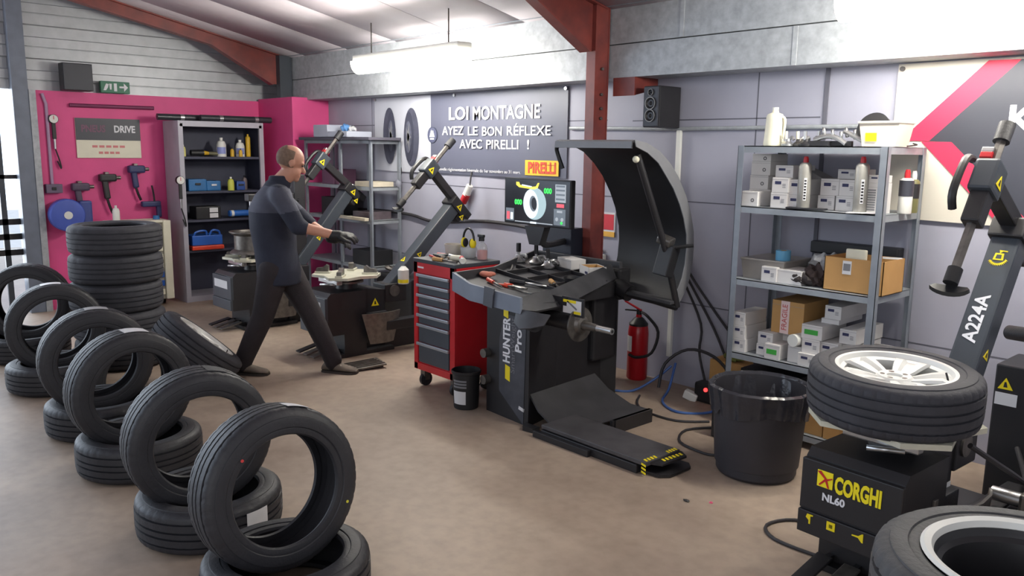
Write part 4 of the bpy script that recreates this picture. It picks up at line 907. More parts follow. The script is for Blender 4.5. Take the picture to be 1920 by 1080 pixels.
tool('screwdriver', 'black handled screwdriver across the middle of the tool chest', [on(-4.62, 3.52)+Vector((0, 0, .013)), on(-4.46, 3.56)+Vector((0, 0, .011))], .004, steel, blackp)
tool('flat_file', 'dark file at the left back of the tool chest', [on(-4.74, 3.6)+Vector((0, 0, .012)), on(-4.58, 3.66)+Vector((0, 0, .011))], .006, steelw, red)
for i, (x, y, l) in enumerate(((-4.52, 3.48, 'left chrome socket standing near the front of the tool chest'), (-4.47, 3.5, 'right chrome socket standing near the front of the tool chest'))):
    mb = MB(); mb.lathe([(.007, 0), (.014, 0), (.015, .03), (.008, .03)], steel, 18, T(on(x, y)), closed=True); tag(mb.build('socket'), l, 'socket', 'chrome sockets on the tool chest')
tool('brush', 'brown handled brush in the right tray compartment', [(-3.72, 3.75, tb(-3.72, 3.75)+.018), (-3.58, 3.68, tb(-3.58, 3.68)+.016)], .008, steelw, brown)
tool('plastic_hammer', 'black and red hammer at the front middle of the tray', [(-3.92, 3.38, tb(-3.92, 3.38)+.018), (-3.74, 3.34, tb(-3.74, 3.34)+.016)], .007, steelw, orange)
lump_specs = [(-3.8, 3.72, 'grey'), (-3.9, 3.85, 'dark')]
# bucket beside the balancer
bk = thing('plastic_bucket', 'small black plastic bucket with white label between chest and balancer', 'bucket', (-4.11, 3.36, 0))
mb = MB(); mb.lathe([(.001, .003), (.082, .003), (.092, .24), (.101, .245), (.101, .26), (.094, .262), (.084, .012), (.001, .012)], blackp, 36); mb.build('bucket_body', bk)
mb = MB(); mb.lathe([(.0855, .04), (.0865, .04), (.0905, .13), (.0895, .13)], white_lab, 14, closed=True, a0=-PI/2-.75+.5, a1=-PI/2+.35+.5); mb.build('paper_label', bk)
mb = MB()
for z in (.16, .18, .2): mb.lathe([(.091, z-.007), (.0925, z-.007), (.0932, z+.006), (.092, z+.006)], inkgrey, 14, closed=True, a0=-PI/2-.7+.5, a1=-PI/2+.4+.5)
mb.build('lettering_band', bk)
mb = MB(); mb.tube([(.1*math.cos(a), .1*math.sin(a), .22-.12*math.sin((a-.6)/PI*PI)) for a in [.6+PI*k/12 for k in range(13)]], .003, blackp, smoothing=1); mb.build('bail_handle', bk)

# ================================================================== FIRE EXTINGUISHER
fx = thing('fire_extinguisher', 'red fire extinguisher standing against the wall below the balancer hood', 'fire extinguisher', (-3.82, 4.81, 0))
mb = MB(); mb.lathe([(.001, .0), (.07, .0), (.078, .012), (.078, .36), (.07, .42), (.04, .46), (.022, .475), (.022, .5), (.001, .5)], redx, 36); mb.build('cylinder', fx)
mb = MB(); mb.lathe([(.0785, .22), (.0795, .22), (.0795, .34), (.0785, .34)], white_lab, 12, closed=True, a0=-PI/2-.75, a1=-PI/2+.05); mb.build('paper_label', fx)
mb = MB(); mb.lathe([(.072, .43), (.04, .468), (.024, .48), (.024, .47), (.04, .455), (.07, .41)], blackp, 30, closed=True); mb.cyl((0, 0, .49), (0, 0, .54), .02, blackp, n=14); mb.build('valve', fx)
mb = MB(); mb.box((-.05, -.01, .56), (.16, .02, .01), redx, rot=(0, .35, .1), bev=.003); mb.build('squeeze_lever', fx); mb = MB(); mb.box((-.05, -.01, .525), (.14, .02, .01), blackp, rot=(0, -.06, .1), bev=.003); mb.build('carry_handle', fx)
mb = MB(); mb.tube([(.02, 0, .52), (.1, -.02, .5), (.2, -.02, .4), (.17, -.05, .24), (.06, -.085, .19), (-.01, -.09, .2)], .011, blackp); mb.build('hose', fx)

# notice behind the hood
nt = thing('safety_notice', 'red and white notice with yellow strip on the wall beside the red column', 'notice', (-4.32, WY-.01, 1.0))
a = ay(1127, 397, WY-.01); c_ = ay(1152, 445, WY-.01)
mb = MB(); mb.bx((a.x, WY-.012, c_.z), (c_.x, WY-.002, a.z), white_lab); mb.bx((a.x, WY-.014, c_.z), (c_.x, WY-.003, c_.z+.04), mat('notice yellow', (232, 176, 60), .5, var=.05)); mb.bx((a.x+.01, WY-.014, c_.z+.055), (c_.x-.01, WY-.003, a.z-.015), inkred); mb.build('notice_sheet', nt, True)
sk = thing('wall_socket', 'small white socket low on the wall beside the red column', 'socket', (-4.32, WY-.03, .72)); p = ay(1131, 490, WY)
mb = MB(); mb.bx((p.x-.04, WY-.04, p.z-.09), (p.x+.03, WY-.001, p.z+.06), white, .005); mb.build('socket_box', sk, True); mb = MB(); mb.bx((p.x-.03, WY-.046, p.z-.05), (p.x+.02, WY-.04, p.z), steelw, .004); mb.build('socket_cover', sk, True)

# plugs hanging under the slate banner
pg = thing('hanging_plug', 'red and white industrial plug hanging under the slate banner', 'plug', (-5.35, WY-.05, 1.25)); p = ay(872, 375, WY-.05); q = ay(880, 352, WY-.05)
mb = MB(); mb.cyl(p+Vector((-.03, 0, -.02)), p+Vector((.03, 0, .06)), .036, red, n=20); mb.build('plug_body', pg, True); mb = MB(); mb.cyl(p+Vector((.02, 0, .05)), p+Vector((.07, 0, .14)), .038, white, .03, 20); mb.build('plug_collar', pg, True)
mb = MB(); mb.tube([p+Vector((.07, 0, .14)), p+Vector((.06, .02, .22)), p+Vector((.05, .04, .27))], .008, cable); mb.build('hanging_cord', pg, True); mb = MB(); mb.tube([p+Vector((-.03, 0, -.02)), p+Vector((-.05, 0, -.1)), p+Vector((-.06, .03, -.2))], .009, cable); mb.build('cord', pg, True)
pg = thing('hanging_plug', 'grey plug hanging on a short cord under the left of the slate banner', 'plug', (-6.6, WY-.05, 1.3)); p = ay(747, 345, WY-.05)
mb = MB(); mb.sphere(p, .045, mat('dull grey plastic', (120, 122, 134), .5, var=.1), 14, (.9, .7, 1.2)); mb.build('plug_body', pg, True); mb = MB(); mb.tube([p+Vector((0, 0, .05)), p+Vector((.01, .03, .12)), p+Vector((0, .04, .17))], .007, cable); mb.build('cord', pg, True)

# ================================================================== STEEL RACK WITH CARTONS
RK = thing('steel_rack', 'grey five-shelf steel rack of white cartons against the wall', 'rack', (-2.32, 4.63, 0))
rx0, rx1, ry0, ry1 = -2.775, -1.875, 4.38, 4.88; RH = 1.76
for (x, sx_) in ((rx0, 1), (rx1, -1)):
    for (y, sy_) in ((ry0, 1), (ry1, -1)):
        mb = MB(); mb.bx((x, y, 0), (x+sx_*.04, y+sy_*.003, RH), postgrey); mb.bx((x, y, 0), (x+sx_*.003, y+sy_*.04, RH), postgrey); mb.build('post', RK, True)
SH = [.085, .49, .955, 1.40, RH]
for i, z in enumerate(SH):
    mb = MB(); e = .004; mb.bx((rx0+e, ry0+e, z-.006), (rx1-e, ry1-e, z), shelfgrey)
    for a, b_ in (((rx0+e, ry0+e, z-.04), (rx1-e, ry0+e+.003, z)), ((rx0+e, ry1-e-.003, z-.04), (rx1-e, ry1-e, z)), ((rx0+e, ry0+e, z-.04), (rx0+e+.003, ry1-e, z)), ((rx1-e-.003, ry0+e, z-.04), (rx1-e, ry1-e, z))): mb.bx(a, b_, shelfgrey)
    mb.build('shelf', RK, True)
def c6(x, y): return (1340+x/3.6, 180+y/3.6)
def c7(x, y): return (1340+x/3.6, 440+y/3.6)
def ext(cf, x0, y0, x1, y1, Y):
    a = ay(*cf(x0, y0), Y); b_ = ay(*cf(x1, y1), Y); return a.x, b_.x, b_.z, a.z
GB = 'small white cartons on the steel rack'
def carton_at(label, x0, x1, z0, h, Y, depth=.26, lab='ink', m=None, group=GB, name='carton', rz=0):
    m = m or carton; w = x1-x0; t = thing(name, label, 'box', ((x0+x1)/2, Y+depth/2, z0), rz, group)
    mb = MB(); mb.bx((-w/2, -depth/2, 0), (w/2, depth/2, h), m, .002); mb.build('box_body', t)
    mb = MB(); mb.bx((-w/2+.002, -depth/2-.0007, h*.86), (w/2-.002, -depth/2, h*.86+.0015), cartontop); mb.build('lid_edge', t)
    if lab == 'ink':
        mb = MB(); mb.bx((-w*.32, -depth/2-.001, h*.56), (w*.06, -depth/2, h*.76), inkblue)
        for k in range(3): mb.bx((w*.14, -depth/2-.001, h*(.35+.1*k)), (w*.34, -depth/2, h*(.39+.1*k)), inkgrey)
        mb.build('printed_label', t)
    elif lab == 'green':
        mb = MB(); mb.bx((-w*.36, -depth/2-.001, h*.32), (w*.3, -depth/2, h*.66), green); mb.build('green_label', t, label='green sticker')
    elif lab == 'ring':
        mb = MB(); mb.lathe([(.007, 0), (.011, 0), (.011, .001), (.007, .001)], inkblack, 20, T((w*.18, -depth/2, h*.4)) @ FRONT, closed=True); mb.build('ring_mark', t)
    elif lab == 'lines':
        mb = MB()
        for k in range(9): mb.bx((-w*.45, -depth/2-.001, h*(.1+.08*k)), (w*.05, -depth/2, h*(.15+.08*k)), inkgrey)
        mb.build('printed_lines', t)
    return t
Yf = 4.41
def C6(label, x0, x1, z0, h, lab='ink', Y=Yf, **k):
    a = ay(*c6(x0, 650), Y).x; b_ = ay(*c6(x1, 650), Y).x; return carton_at(label, a, b_, z0, h, Y, lab=lab, **k)
def C7(label, x0, x1, z0, h, lab='ink', Y=Yf, **k):
    a = ay(*c7(x0, 680), Y).x; b_ = ay(*c7(x1, 680), Y).x; return carton_at(label, a, b_, z0, h, Y, lab=lab, **k)
z2 = SH[3]+.001
C6('white carton with ring mark, front left corner of the upper carton shelf', 186, 292, z2, .088, 'ring', depth=.16)
C6('white carton at the bottom of the tall leftmost stack, upper carton shelf', 232, 376, z2, .095, 'none', Y=4.58, depth=.2)
C6('white carton second from the bottom of the tall leftmost stack, upper shelf', 234, 356, z2+.0955, .085, 'ring', Y=4.585, depth=.19)
C6('white carton third from the bottom of the tall leftmost stack, upper shelf', 238, 366, z2+.181, .085, 'ring', Y=4.58, depth=.2)
C6('white carton on top of the tall leftmost stack, upper shelf', 242, 366, z2+.2665, .045, 'ring', Y=4.585, depth=.2)
C6('white carton with dark print, left on the lower row beside the left spray can', 380, 490, z2, .088)
C6('white carton with dark print, second row left of the left spray can', 384, 494, z2+.0885, .088)
C6('white carton with open flap on top of the two left of the left spray can', 402, 520, z2+.177, .07, Y=4.46)
C6('white carton half hidden by the left spray can, lower row', 496, 600, z2, .078, Y=4.43)
C6('white carton half hidden by the left spray can, upper row', 497, 600, z2+.0785, .09, Y=4.43)
C6('white carton with dark print, lower row right of the black mat', 700, 812, z2, .082, Y=4.5, depth=.3)
C6('white carton with dark print, upper row above the black mat', 712, 836, z2+.0825, .095, Y=4.5, depth=.3)
C6('white carton just left of the right spray can, lower row', 822, 942, z2, .085, Y=4.49, depth=.3)
C6('white carton just left of the right spray can, upper row', 838, 950, z2+.0855, .09, Y=4.49, depth=.3)
C6('white carton on top of the row behind the right spray can', 822, 950, z2+.177, .055, Y=4.56, depth=.24)
C6('tall white carton with grey printed lines right of the right spray can', 1026, 1140, z2, .165, 'lines', Y=4.45, depth=.1)
C6('white carton with dark print lying on the tall lined carton', 1030, 1140, z2+.166, .04, 'ink', Y=4.452, depth=.095)
wedge = thing('open_carton', 'grey folded carton lid propped behind the left spray can', 'box', (-2.36, 4.68, z2))
mb = MB(); mb.loop_faces([[(-.12, -.08, 0), (.12, -.08, 0), (.12, .1, 0), (-.12, .1, 0)], [(-.12, -.02, .23), (.04, -.06, .16), (.04, .1, .16), (-.12, .1, .23)]], cartontop, False); mb.build('carton_body', wedge)
def can(name, label, cat, loc, r, h, m, mtop, hcap, lettering=None, group=None, band=None):
    t = thing(name, label, cat, loc, .3, group)
    mb = MB(); mb.lathe([(.001, 0), (r*.94, 0), (r, .006), (r, h*.84), (r*.9, h*.88), (r*.6, h*.92), (r*.55, h*.92), (.001, h*.92)], m, 28); mb.build('can_body', t)
    mb = MB(); mb.lathe([(r*.42, h*.9), (r*.42, h*.9+hcap*.6), (r*.3, h*.9+hcap), (.001, h*.9+hcap)], mtop, 20); mb.build('cap', t)
    if band:
        mb = MB(); mb.lathe([(r+.0005, h*band[0]), (r+.0015, h*band[0]), (r+.0015, h*band[1]), (r+.0005, h*band[1])], band[2], 28, closed=True); mb.build('label_band', t)
    if lettering:
        mb = MB(); mb.lathe([(r+.0005, h*.18), (r+.0012, h*.18), (r+.0012, h*.62), (r+.0005, h*.62)], inkwhite, 6, closed=True, a0=-PI/2+.1, a1=-PI/2+.55)
        for k in range(7): mb.lathe([(r+.0012, h*(.2+.058*k)), (r+.0018, h*(.2+.058*k)), (r+.0018, h*(.235+.058*k)), (r+.0012, h*(.235+.058*k))], inkblack, 4, closed=True, a0=-PI/2+.16, a1=-PI/2+.48)
        mb.build('lettering', t)
    return t
canm = mat('grey spray can', (150, 148, 142), .4, .2, var=.15, scale=20)
can('spray_can', 'grey spray can with red cap, left one on the upper carton shelf', 'spray can', (ay(*c6(598, 700), 4.43).x, 4.43, z2), .036, .29, canm, red, .04, True, 'grey spray cans on the rack')
can('spray_can', 'grey spray can with red cap, right one on the upper carton shelf', 'spray can', (ay(*c6(982, 700), 4.43).x, 4.43, z2), .036, .295, canm, red, .04, True, 'grey spray cans on the rack')
can('spray_can', 'white and black spray can with red top at the right end of the rack', 'spray can', (ay(1696, 390, 4.62).x, 4.62, z2), .036, .21, white, red, .05, band=(.45, .86, bannerd))
can('spray_can', 'dark bottle behind the white and black can at the rack end', 'bottle', (ay(1709, 390, 4.72).x, 4.72, z2), .032, .2, mat('olive label', (110, 108, 70), .4, var=.1), white, .05, band=(.4, .8, inkblack))
mb = MB(); mb.box((-2.33, 4.42, z2+.006), (.22, .07, .01), rubber, rot=(0, 0, .1), bev=.003); tag(mb.build('rubber_mat'), 'flat black rubber strip on the edge of the upper carton shelf', 'mat')
mb = MB(); mb.box((-2.0, 4.41, z2+.004), (.15, .08, .005), white_lab, rot=(0, -.03, .2)); tag(mb.build('paper_sheet'), 'white paper at the right front of the upper carton shelf', 'paper')
# top shelf
zt_ = RH+.001; Yt = 4.5
jg = thing('white_jug', 'white plastic jug with cap on the left of the rack top', 'jug', (ay(*c6(396, 330), Yt).x, Yt, zt_))
mb = MB(); mb.lathe([(.001, 0), (.056, 0), (.06, .01), (.058, .03), (.05, .15), (.05, .17), (.044, .185), (.02, .195), (.018, .21), (.001, .21)], cream, 28); mb.build('jug_body', jg); mb = MB(); mb.cyl((0, 0, .2), (0, 0, .225), .018, white, n=16); mb.build('cap', jg); mb = MB(); mb.tube([(.045, 0, .17), (.066, 0, .15), (.06, 0, .06), (.052, 0, .05)], .008, cream); mb.build('handle', jg)
tbx = thing('plastic_tub', 'white plastic tub with yellow label on the right of the rack top', 'tub', (-1.965, 4.53, zt_))
mb = MB(); mb.loop_faces([[(-.09, -.07, 0), (.09, -.07, 0), (.09, .09, 0), (-.09, .09, 0)], [(-.108, -.085, .125), (.108, -.085, .125), (.108, .105, .125), (-.108, .105, .125)]], mat('milky tub', (214, 204, 190), .35, var=.06), False); mb.build('tub_body', tbx); mb = MB(); mb.bx((-.114, -.092, .122), (.114, .112, .135), MATS['milky tub'], .004); mb.build('rim', tbx)
mb = MB(); mb.box((-.04, -.08, .05), (.06, .003, .045), yellow, rot=(.12, 0, 0)); mb.build('yellow_label', tbx)
def part_pile(label, cx_, cy_, seed, n, spread, cat='metal part', group=None):
    pass
rnd = random.Random(3)
parts_lab = ['leftmost chrome clamp part beside the white jug on the rack top', 'brass and steel clamp part second from the jug on the rack top', 'dark clamp part with upright pin third from the jug on the rack top', 'steel clamp ring with pins left of the chrome bows on the rack top']
for i, l in enumerate(parts_lab):
    x = ay(*c6(485+i*62, 320), 4.46).x; t = thing('clamp_part', l, 'metal part', (x, 4.47+.03*(i % 2), zt_), i*.8, 'clamp parts on the rack top'); m_ = (steel, steelw, blackm, steel)[i]
    mb = MB(); mb.lathe([(.001, 0), (.036, 0), (.038, .012), (.02, .026), (.018, .04), (.001, .04)], m_, 20); mb.build('base', t)
    mb = MB(); mb.tube([(0, 0, .03), (.025, 0, .05), (.04, 0, .035)], .009, steel); mb.build('claw', t); mb = MB(); mb.cyl((-.01, 0, .035), (-.012, 0, .085), .009, cream if i < 2 else steel, n=12); mb.build('pin', t)
for i, (px, l) in enumerate(((800, 'left curved chrome bow on the rack top'), (930, 'right curved chrome bow slanting to the white tub on the rack top'))):
    x = ay(*c6(px, 320), 4.48).x; t = thing('chrome_bow', l, 'metal part', (x, 4.48+i*.04, zt_), .1, 'chrome bows on the rack top')
    mb = MB()
    if i == 0: mb.tube([(-.11, 0, .035), (-.05, 0, .055), (.01, 0, .05), (.07, 0, .014)], .014, steel)
    else: mb.tube([(-.07, 0, .085), (-.02, 0, .06), (.03, 0, .035), (.075, 0, .014)], .013, steel)
    mb.build('bow', t); mb = MB()
    for k in range(3): mb.cyl((-.05+k*.045, .0, .05-.012*k), (-.06+k*.05, .0, .105-.012*k), .009, steel, n=10)
    mb.build('pin', t); mb = MB(); mb.bx((-.14, -.015, .0), (-.02, .02, .03), blackm, .004); mb.build('black_arm', t)
mb = MB(); mb.lathe([(.04, 0), (.09, 0), (.09, .05), (.04, .05)], blackp, 28, T((-2.1, 4.72, zt_+.09)) @ Matrix.Rotation(1.2, 4, 'X'), closed=True); tag(mb.build('black_ring'), 'black round ring standing behind the chrome bows on the rack top', 'ring')
mb = MB(); mb.tube([(-1.99+.12, 4.6, zt_+.004), (-1.8-.06, 4.7, zt_+.012), (-1.9, 4.75, zt_+.02)], .004, cable); tag(mb.build('black_hook'), 'thin dark hooked wire lying at the right end of the rack top', 'hook')
# middle shelf
z3 = SH[2]+.001
tt_ = thing('clear_tote', 'clear plastic tote at the left of the middle rack shelf', 'tote', (-2.6, 4.6, z3)); mb = MB(); mb.loop_faces([[(-.13, -.15, 0), (.13, -.15, 0), (.13, .15, 0), (-.13, .15, 0)], [(-.145, -.16, .115), (.145, -.16, .115), (.145, .16, .115), (-.145, .16, .115)]], mat('cloudy plastic', (150, 144, 138), .3, var=.12, alpha=.8), False); mb.build('tote_body', tt_); mb = MB(); mb.bx((-.15, -.165, .113), (.15, .165, .125), MATS['cloudy plastic'], .004); mb.build('lid', tt_)
C7('white carton with dark print on the middle shelf left of the blue roll', 287, 388, z3, .09, Y=4.41, depth=.14)
C7('white carton beneath the blue roll on the middle shelf', 384, 556, z3, .083, 'none', Y=4.42, depth=.2)
br_ = thing('blue_roll', 'blue tape roll standing on a white carton on the middle shelf', 'roll', (ay(*c7(460, 180), 4.52).x, 4.52, z3+.084)); mb = MB(); mb.lathe([(.02, 0), (.042, 0), (.044, .004), (.044, .1), (.02, .1)], mat('blue tape', (96, 160, 196), .4, var=.06), 28, closed=True); mb.build('tape', br_); mb = MB(); mb.lathe([(.017, -.0), (.02, 0), (.02, .1), (.017, .1)], brown, 24, closed=True); mb.build('core', br_)
def lump(name, label, cat, loc, r, m, seed, sc=(1, .8, .7), amp=.25, parts=None):
    rr = random.Random(seed); mb = MB(); mb.sphere((0, 0, 0), r, m, 20, sc)
    ph = [(rr.uniform(2, 6), rr.uniform(0, 6), rr.uniform(2, 6)) for _ in range(5)]
    for v in mb.bm.verts:
        n_ = v.co.normalized(); k = sum(math.sin(n_.x*p[0]*1.7+n_.y*p[2]*1.3+n_.z*p[0]+p[1]) for p in ph)/5; v.co *= 1+amp*k*1.6
    zmin = min(v.co.z for v in mb.bm.verts)
    for v in mb.bm.verts: v.co.z = max(v.co.z, zmin*.75)
    zm = min(v.co.z for v in mb.bm.verts); mb.bm.transform(T((0, 0, -zm))); o = mb.build(name); o.location = loc; return tag(o, label, cat)
lump('plastic_bag', 'crumpled clear plastic bag behind the blue roll on the middle shelf', 'bag', (-2.33, 4.72, z3), .1, mat('cloudy bag', (170, 172, 176), .25, var=.3, scale=20, bump=.6, bscale=25), 5, (1.2, .8, .9))
lump('work_glove', 'dark crumpled work glove hanging over the edge of the middle shelf', 'glove', (-2.36, 4.45, z3), .055, mat('dirty glove', (52, 46, 46), .85, var=.4, scale=30), 2, (1.3, .7, .7), .35)
lump('dark_rag', 'dark brown heap of rags in the middle of the middle rack shelf', 'rag', (-2.285, 4.49, z3), .07, mat('brown rag', (58, 46, 44), .9, var=.3, scale=25), 9, (1.0, .7, 1.0), .3)
lump('black_jar_heap', 'black bag of parts left of the cardboard box on the middle shelf', 'bag', (-2.25, 4.68, z3), .06, mat('black parts bag', (50, 48, 50), .35, var=.4, scale=40), 12, (.75, .7, 1.3), .2)
bb_ = open_box('cardboard_box', 'open brown cardboard box with white label on the middle rack shelf', 'box', (-1.97+.0, 4.56, z3), (.335, .27, .19), brown, brown, 0, .004)
bb_.location.x = -2.03+.0
mb = MB(); mb.bx((-.06, -.1375, .1), (-.01, -.135, .175), white_lab); mb.bx((-.055, -.138, .12), (-.015, -.137, .16), inkgrey); mb.build('paper_label', bb_)
mb = MB(); mb.box((.12, .08, .19), (.1, .01, .01), white_lab, rot=(0, 0, .4)); mb.build('tape_strip', bb_)
mb = MB(); mb.bx((-.07, -.05, .1), (.05, -.03, .235), cream, .012); o = mb.build('plastic_piece'); o.location = (-2.05, 4.56, z3+.0); tag(o, 'white rounded plastic piece standing in the open cardboard box', 'plastic part')
mb = MB(); p0 = ay(1529, 447, 4.9); p1 = ay(1690, 492, 4.9); mb.bx((p0.x, 4.84, p1.z+.01), (p1.x, WY-.001, p0.z-.01), blackm, .008); tag(mb.build('black_case'), 'long black case mounted on the wall behind the rack', 'case')
# lower carton shelf
z4 = SH[1]+.001
for k, l in enumerate(('lowest of the three white cartons at the left end of the lower carton shelf', 'middle one of the three white cartons at the left end of the lower shelf', 'topmost of the three white cartons at the left end of the lower shelf')):
    C7(l, 122-2*k, 208-5*k, z4+k*.0835, .083, depth=.25)
C7('white carton low, behind the left green-stickered carton', 286, 372, z4, .07, Y=4.44, depth=.3)
C7('white carton on the low one, left of the big fragile box', 292, 394, z4+.0705, .075, Y=4.44, depth=.3)
C7('white carton with green sticker at the front of the lower shelf', 342, 446, z4, .09, 'green', Y=4.4, depth=.28)
C7('white carton under the lying white roll on the lower shelf', 500, 590, z4, .1, 'none', Y=4.43, depth=.3)
C7('white carton hidden beneath the big fragile box', 400, 505, z4, .14, 'ink', Y=4.56, depth=.28)
fb = C7('big brown cardboard box with a fragile tape on the lower carton shelf', 376, 592, z4+.146, .2, 'none', Y=4.5, depth=.3, m=brown, group=None, name='cardboard_box')
mb = MB(); mb.bx((-.045, -.1515, 0), (.012, -.15, .2), mat('pink tape', (226, 200, 196), .5, var=.05)); mb.build('fragile_tape', fb)
text('FRAGILE', .048, mat('tape red', (196, 84, 84), .5, var=.05), fb, T((-.0165, -.152, .1)) @ FRONT @ Matrix.Rotation(PI/2, 4, 'Z'), world=False, xs=.9)
t = thing('white_roll', 'short white roll lying beside the upper green-stickered carton', 'roll', (ay(*c7(545, 680), 4.43).x, 4.45, z4+.101+.037)); mb = MB(); mb.cyl((-.0, -.05, 0), (.02, .08, 0), .037, white, n=28); mb.build('roll_body', t)
C7('white carton at the bottom right of the green carton stack', 572, 690, z4, .075, Y=4.4, depth=.3)
C7('white carton with dark print just under the upper green-stickered carton', 592, 712, z4+.0755, .085, Y=4.42, depth=.3)
C7('white carton with green sticker on top of the stack of three', 584, 724, z4+.161, .085, 'green', Y=4.42, depth=.3)
C7('white carton bottom row behind the wheel, left part', 694, 812, z4, .07, 'none', Y=4.44, depth=.3)
C7('white carton with dark print right of the stack of three', 712, 838, z4+.0705, .085, Y=4.44, depth=.3)
C7('white carton left of the leaning post, second row from the top', 842, 956, z4+.1565, .085, Y=4.48, depth=.35)
C7('thin white carton under the topmost one of the lower shelf', 712, 832, z4+.2465, .03, 'none', Y=4.53, depth=.3)
C7('white carton on the very top of the lower shelf cartons', 732, 842, z4+.277, .078, Y=4.53, depth=.33)
C7('white carton that carries the second-row carton left of the right post', 845, 960, z4, .15, 'none', Y=4.5, depth=.33)
C7('white carton right behind the silver rim at the front right of the lower shelf', 905, 1030, z4, .1, Y=4.43, depth=.3)
open_box('open_carton', 'open white carton at the right end of the lower carton shelf', 'box', (-1.942, 4.58, z4), (.11, .28, .14), carton, cartontop)
# bottom shelf
z5 = SH[0]+.001
carton_at('brown cardboard box on the bottom rack shelf just right of the bin', -2.33, -2.13, z5, .2, 4.42, .3, 'none', brown, None, 'cardboard_box')
carton_at('brown cardboard box on the bottom rack shelf nearest the tyre changer', -2.12, -1.92, z5, .15, 4.41, .3, 'none', brown, None, 'cardboard_box')
mb = MB(); mb.bx((-2.74, 4.5, z5), (-2.36, 4.85, z5+.28), blackp, .01); tag(mb.build('black_crate'), 'black crate on the bottom rack shelf behind the bin', 'crate')

# ================================================================== BIN
bn = thing('waste_bin', 'round black waste bin with a shiny black liner in front of the rack', 'bin', (-2.22, 3.86, 0))
mb = MB(); mb.lathe([(.001, .004), (.2, .004), (.212, .02), (.212, .06), (.222, .065), (.245, .4), (.252, .48), (.242, .482), (.236, .4), (.214, .08), (.001, .03)], mat('bin black plastic', (44, 42, 48), .55, var=.15), 56); mb.build('bin_body', bn)
mb = MB(); pf_ = [(.18, .1), (.225, .3), (.243, .47), (.258, .498), (.272, .488), (.268, .45), (.258, .4), (.256, .375)]
def fold(r, z, i):
    f_ = math.sin(i*.9)*.6+math.sin(i*.37+1)*.7+math.sin(i*1.7+2)*.4
    return r+(.008*f_ if z > .3 else .006*f_) if r < .24 or z < .47 else r+.004*f_
mb.lathe(pf_, bagm, 110, mod=fold)
for v in mb.bm.verts:
    a = math.atan2(v.co.y, v.co.x)
    if v.co.z < .46 and v.co.xy.length > .25: v.co.z -= .035*(.5+.5*math.sin(a*3+.8))*(.47-v.co.z)/.1
mb.build('bin_liner', bn)

# ================================================================== CABINET ON THE PINK WALL
K = thing('open_cabinet', 'grey doorless steel cabinet with dark shelves against the pink wall', 'cabinet', (-9.15, 3.82, 0))
kx0, kx1, ky0, ky1, kh = -9.38, -8.94, 3.335, 4.3, 1.975
cabm = mat('cabinet light grey', (172, 170, 180), .5, .1, var=.08); cabi = mat('cabinet navy inside', (62, 64, 82), .6, var=.1)  # dark navy on shelves, back and inner sides; outside stays light grey
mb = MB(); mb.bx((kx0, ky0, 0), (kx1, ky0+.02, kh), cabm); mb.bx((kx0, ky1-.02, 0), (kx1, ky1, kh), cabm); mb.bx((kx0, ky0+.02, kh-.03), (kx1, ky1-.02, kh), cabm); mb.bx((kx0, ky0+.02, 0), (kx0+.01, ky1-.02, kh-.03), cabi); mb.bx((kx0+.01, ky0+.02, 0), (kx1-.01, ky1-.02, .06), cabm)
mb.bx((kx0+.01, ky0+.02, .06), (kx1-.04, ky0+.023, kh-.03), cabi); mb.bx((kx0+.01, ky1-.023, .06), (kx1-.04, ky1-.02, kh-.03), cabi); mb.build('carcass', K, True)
mb = MB(); mb.bx((kx1-.03, ky0+.02, 0), (kx1, ky0+.05, kh-.03), cabm); mb.bx((kx1-.03, ky1-.05, 0), (kx1, ky1-.02, kh-.03), cabm); mb.bx((kx1-.03, ky0+.02, kh-.06), (kx1, ky1-.02, kh-.03), cabm); mb.build('face_frame', K, True)
KS = [ax(x, y, kx1-.02).z for x, y in ((400, 294), (400, 358), (400, 411), (390, 468))]
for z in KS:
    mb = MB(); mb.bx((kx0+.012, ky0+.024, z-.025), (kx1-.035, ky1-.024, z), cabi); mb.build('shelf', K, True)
def kp(px, s): p = ax(px, 300, -9.08); return Vector((-9.08, p.y, KS[s]+.001))
def jug(label, loc, r, h, m, mc, lab=None, group=None):
    t = thing('plastic_bottle', label, 'bottle', loc, 0, group); mb = MB(); mb.lathe([(.001, 0), (r, 0), (r, h*.62), (r*.75, h*.8), (r*.3, h*.86), (r*.3, h*.92), (.001, h*.92)], m, 20); mb.build('bottle_body', t)
    mb = MB(); mb.cyl((0, 0, h*.88), (0, 0, h), r*.34, mc, n=14); mb.build('cap', t)
    if lab: mb = MB(); mb.lathe([(r+.001, h*.15), (r+.002, h*.15), (r+.002, h*.5), (r+.001, h*.5)], lab, 12, closed=True, a0=-1.4, a1=.6); mb.build('paper_label', t)
    return t
lilac = mat('lilac label', (140, 150, 206), .5, var=.1)
jug('white plastic bottle with lilac label, left one on the top cabinet shelf', kp(416, 0), .052, .21, white, white, lilac, 'white bottles on the top cabinet shelf')
jug('white plastic bottle with lilac label, right one beside the yellow tube', kp(451, 0), .05, .19, white, white, lilac, 'white bottles on the top cabinet shelf')
jug('small yellow bottle at the left end of the top cabinet shelf', kp(342, 0)+Vector((.0, .015, 0)), .026, .125, mat('pale yellow plastic', (220, 214, 130), .5, var=.08), white)
can('spray_can', 'tall yellow tube at the right of the top cabinet shelf', 'tube', kp(466, 0), .027, .25, mat('amber yellow', (214, 170, 40), .45, var=.08), MATS['amber yellow'], .03)
jug('short yellow and black bottle between the two white bottles, left one', kp(436, 0), .022, .1, MATS['amber yellow'], blackp)
jug('short yellow and black bottle in front of the right white bottle', kp(446, 0)+Vector((.08, 0, 0)), .02, .09, MATS['amber yellow'], blackp)
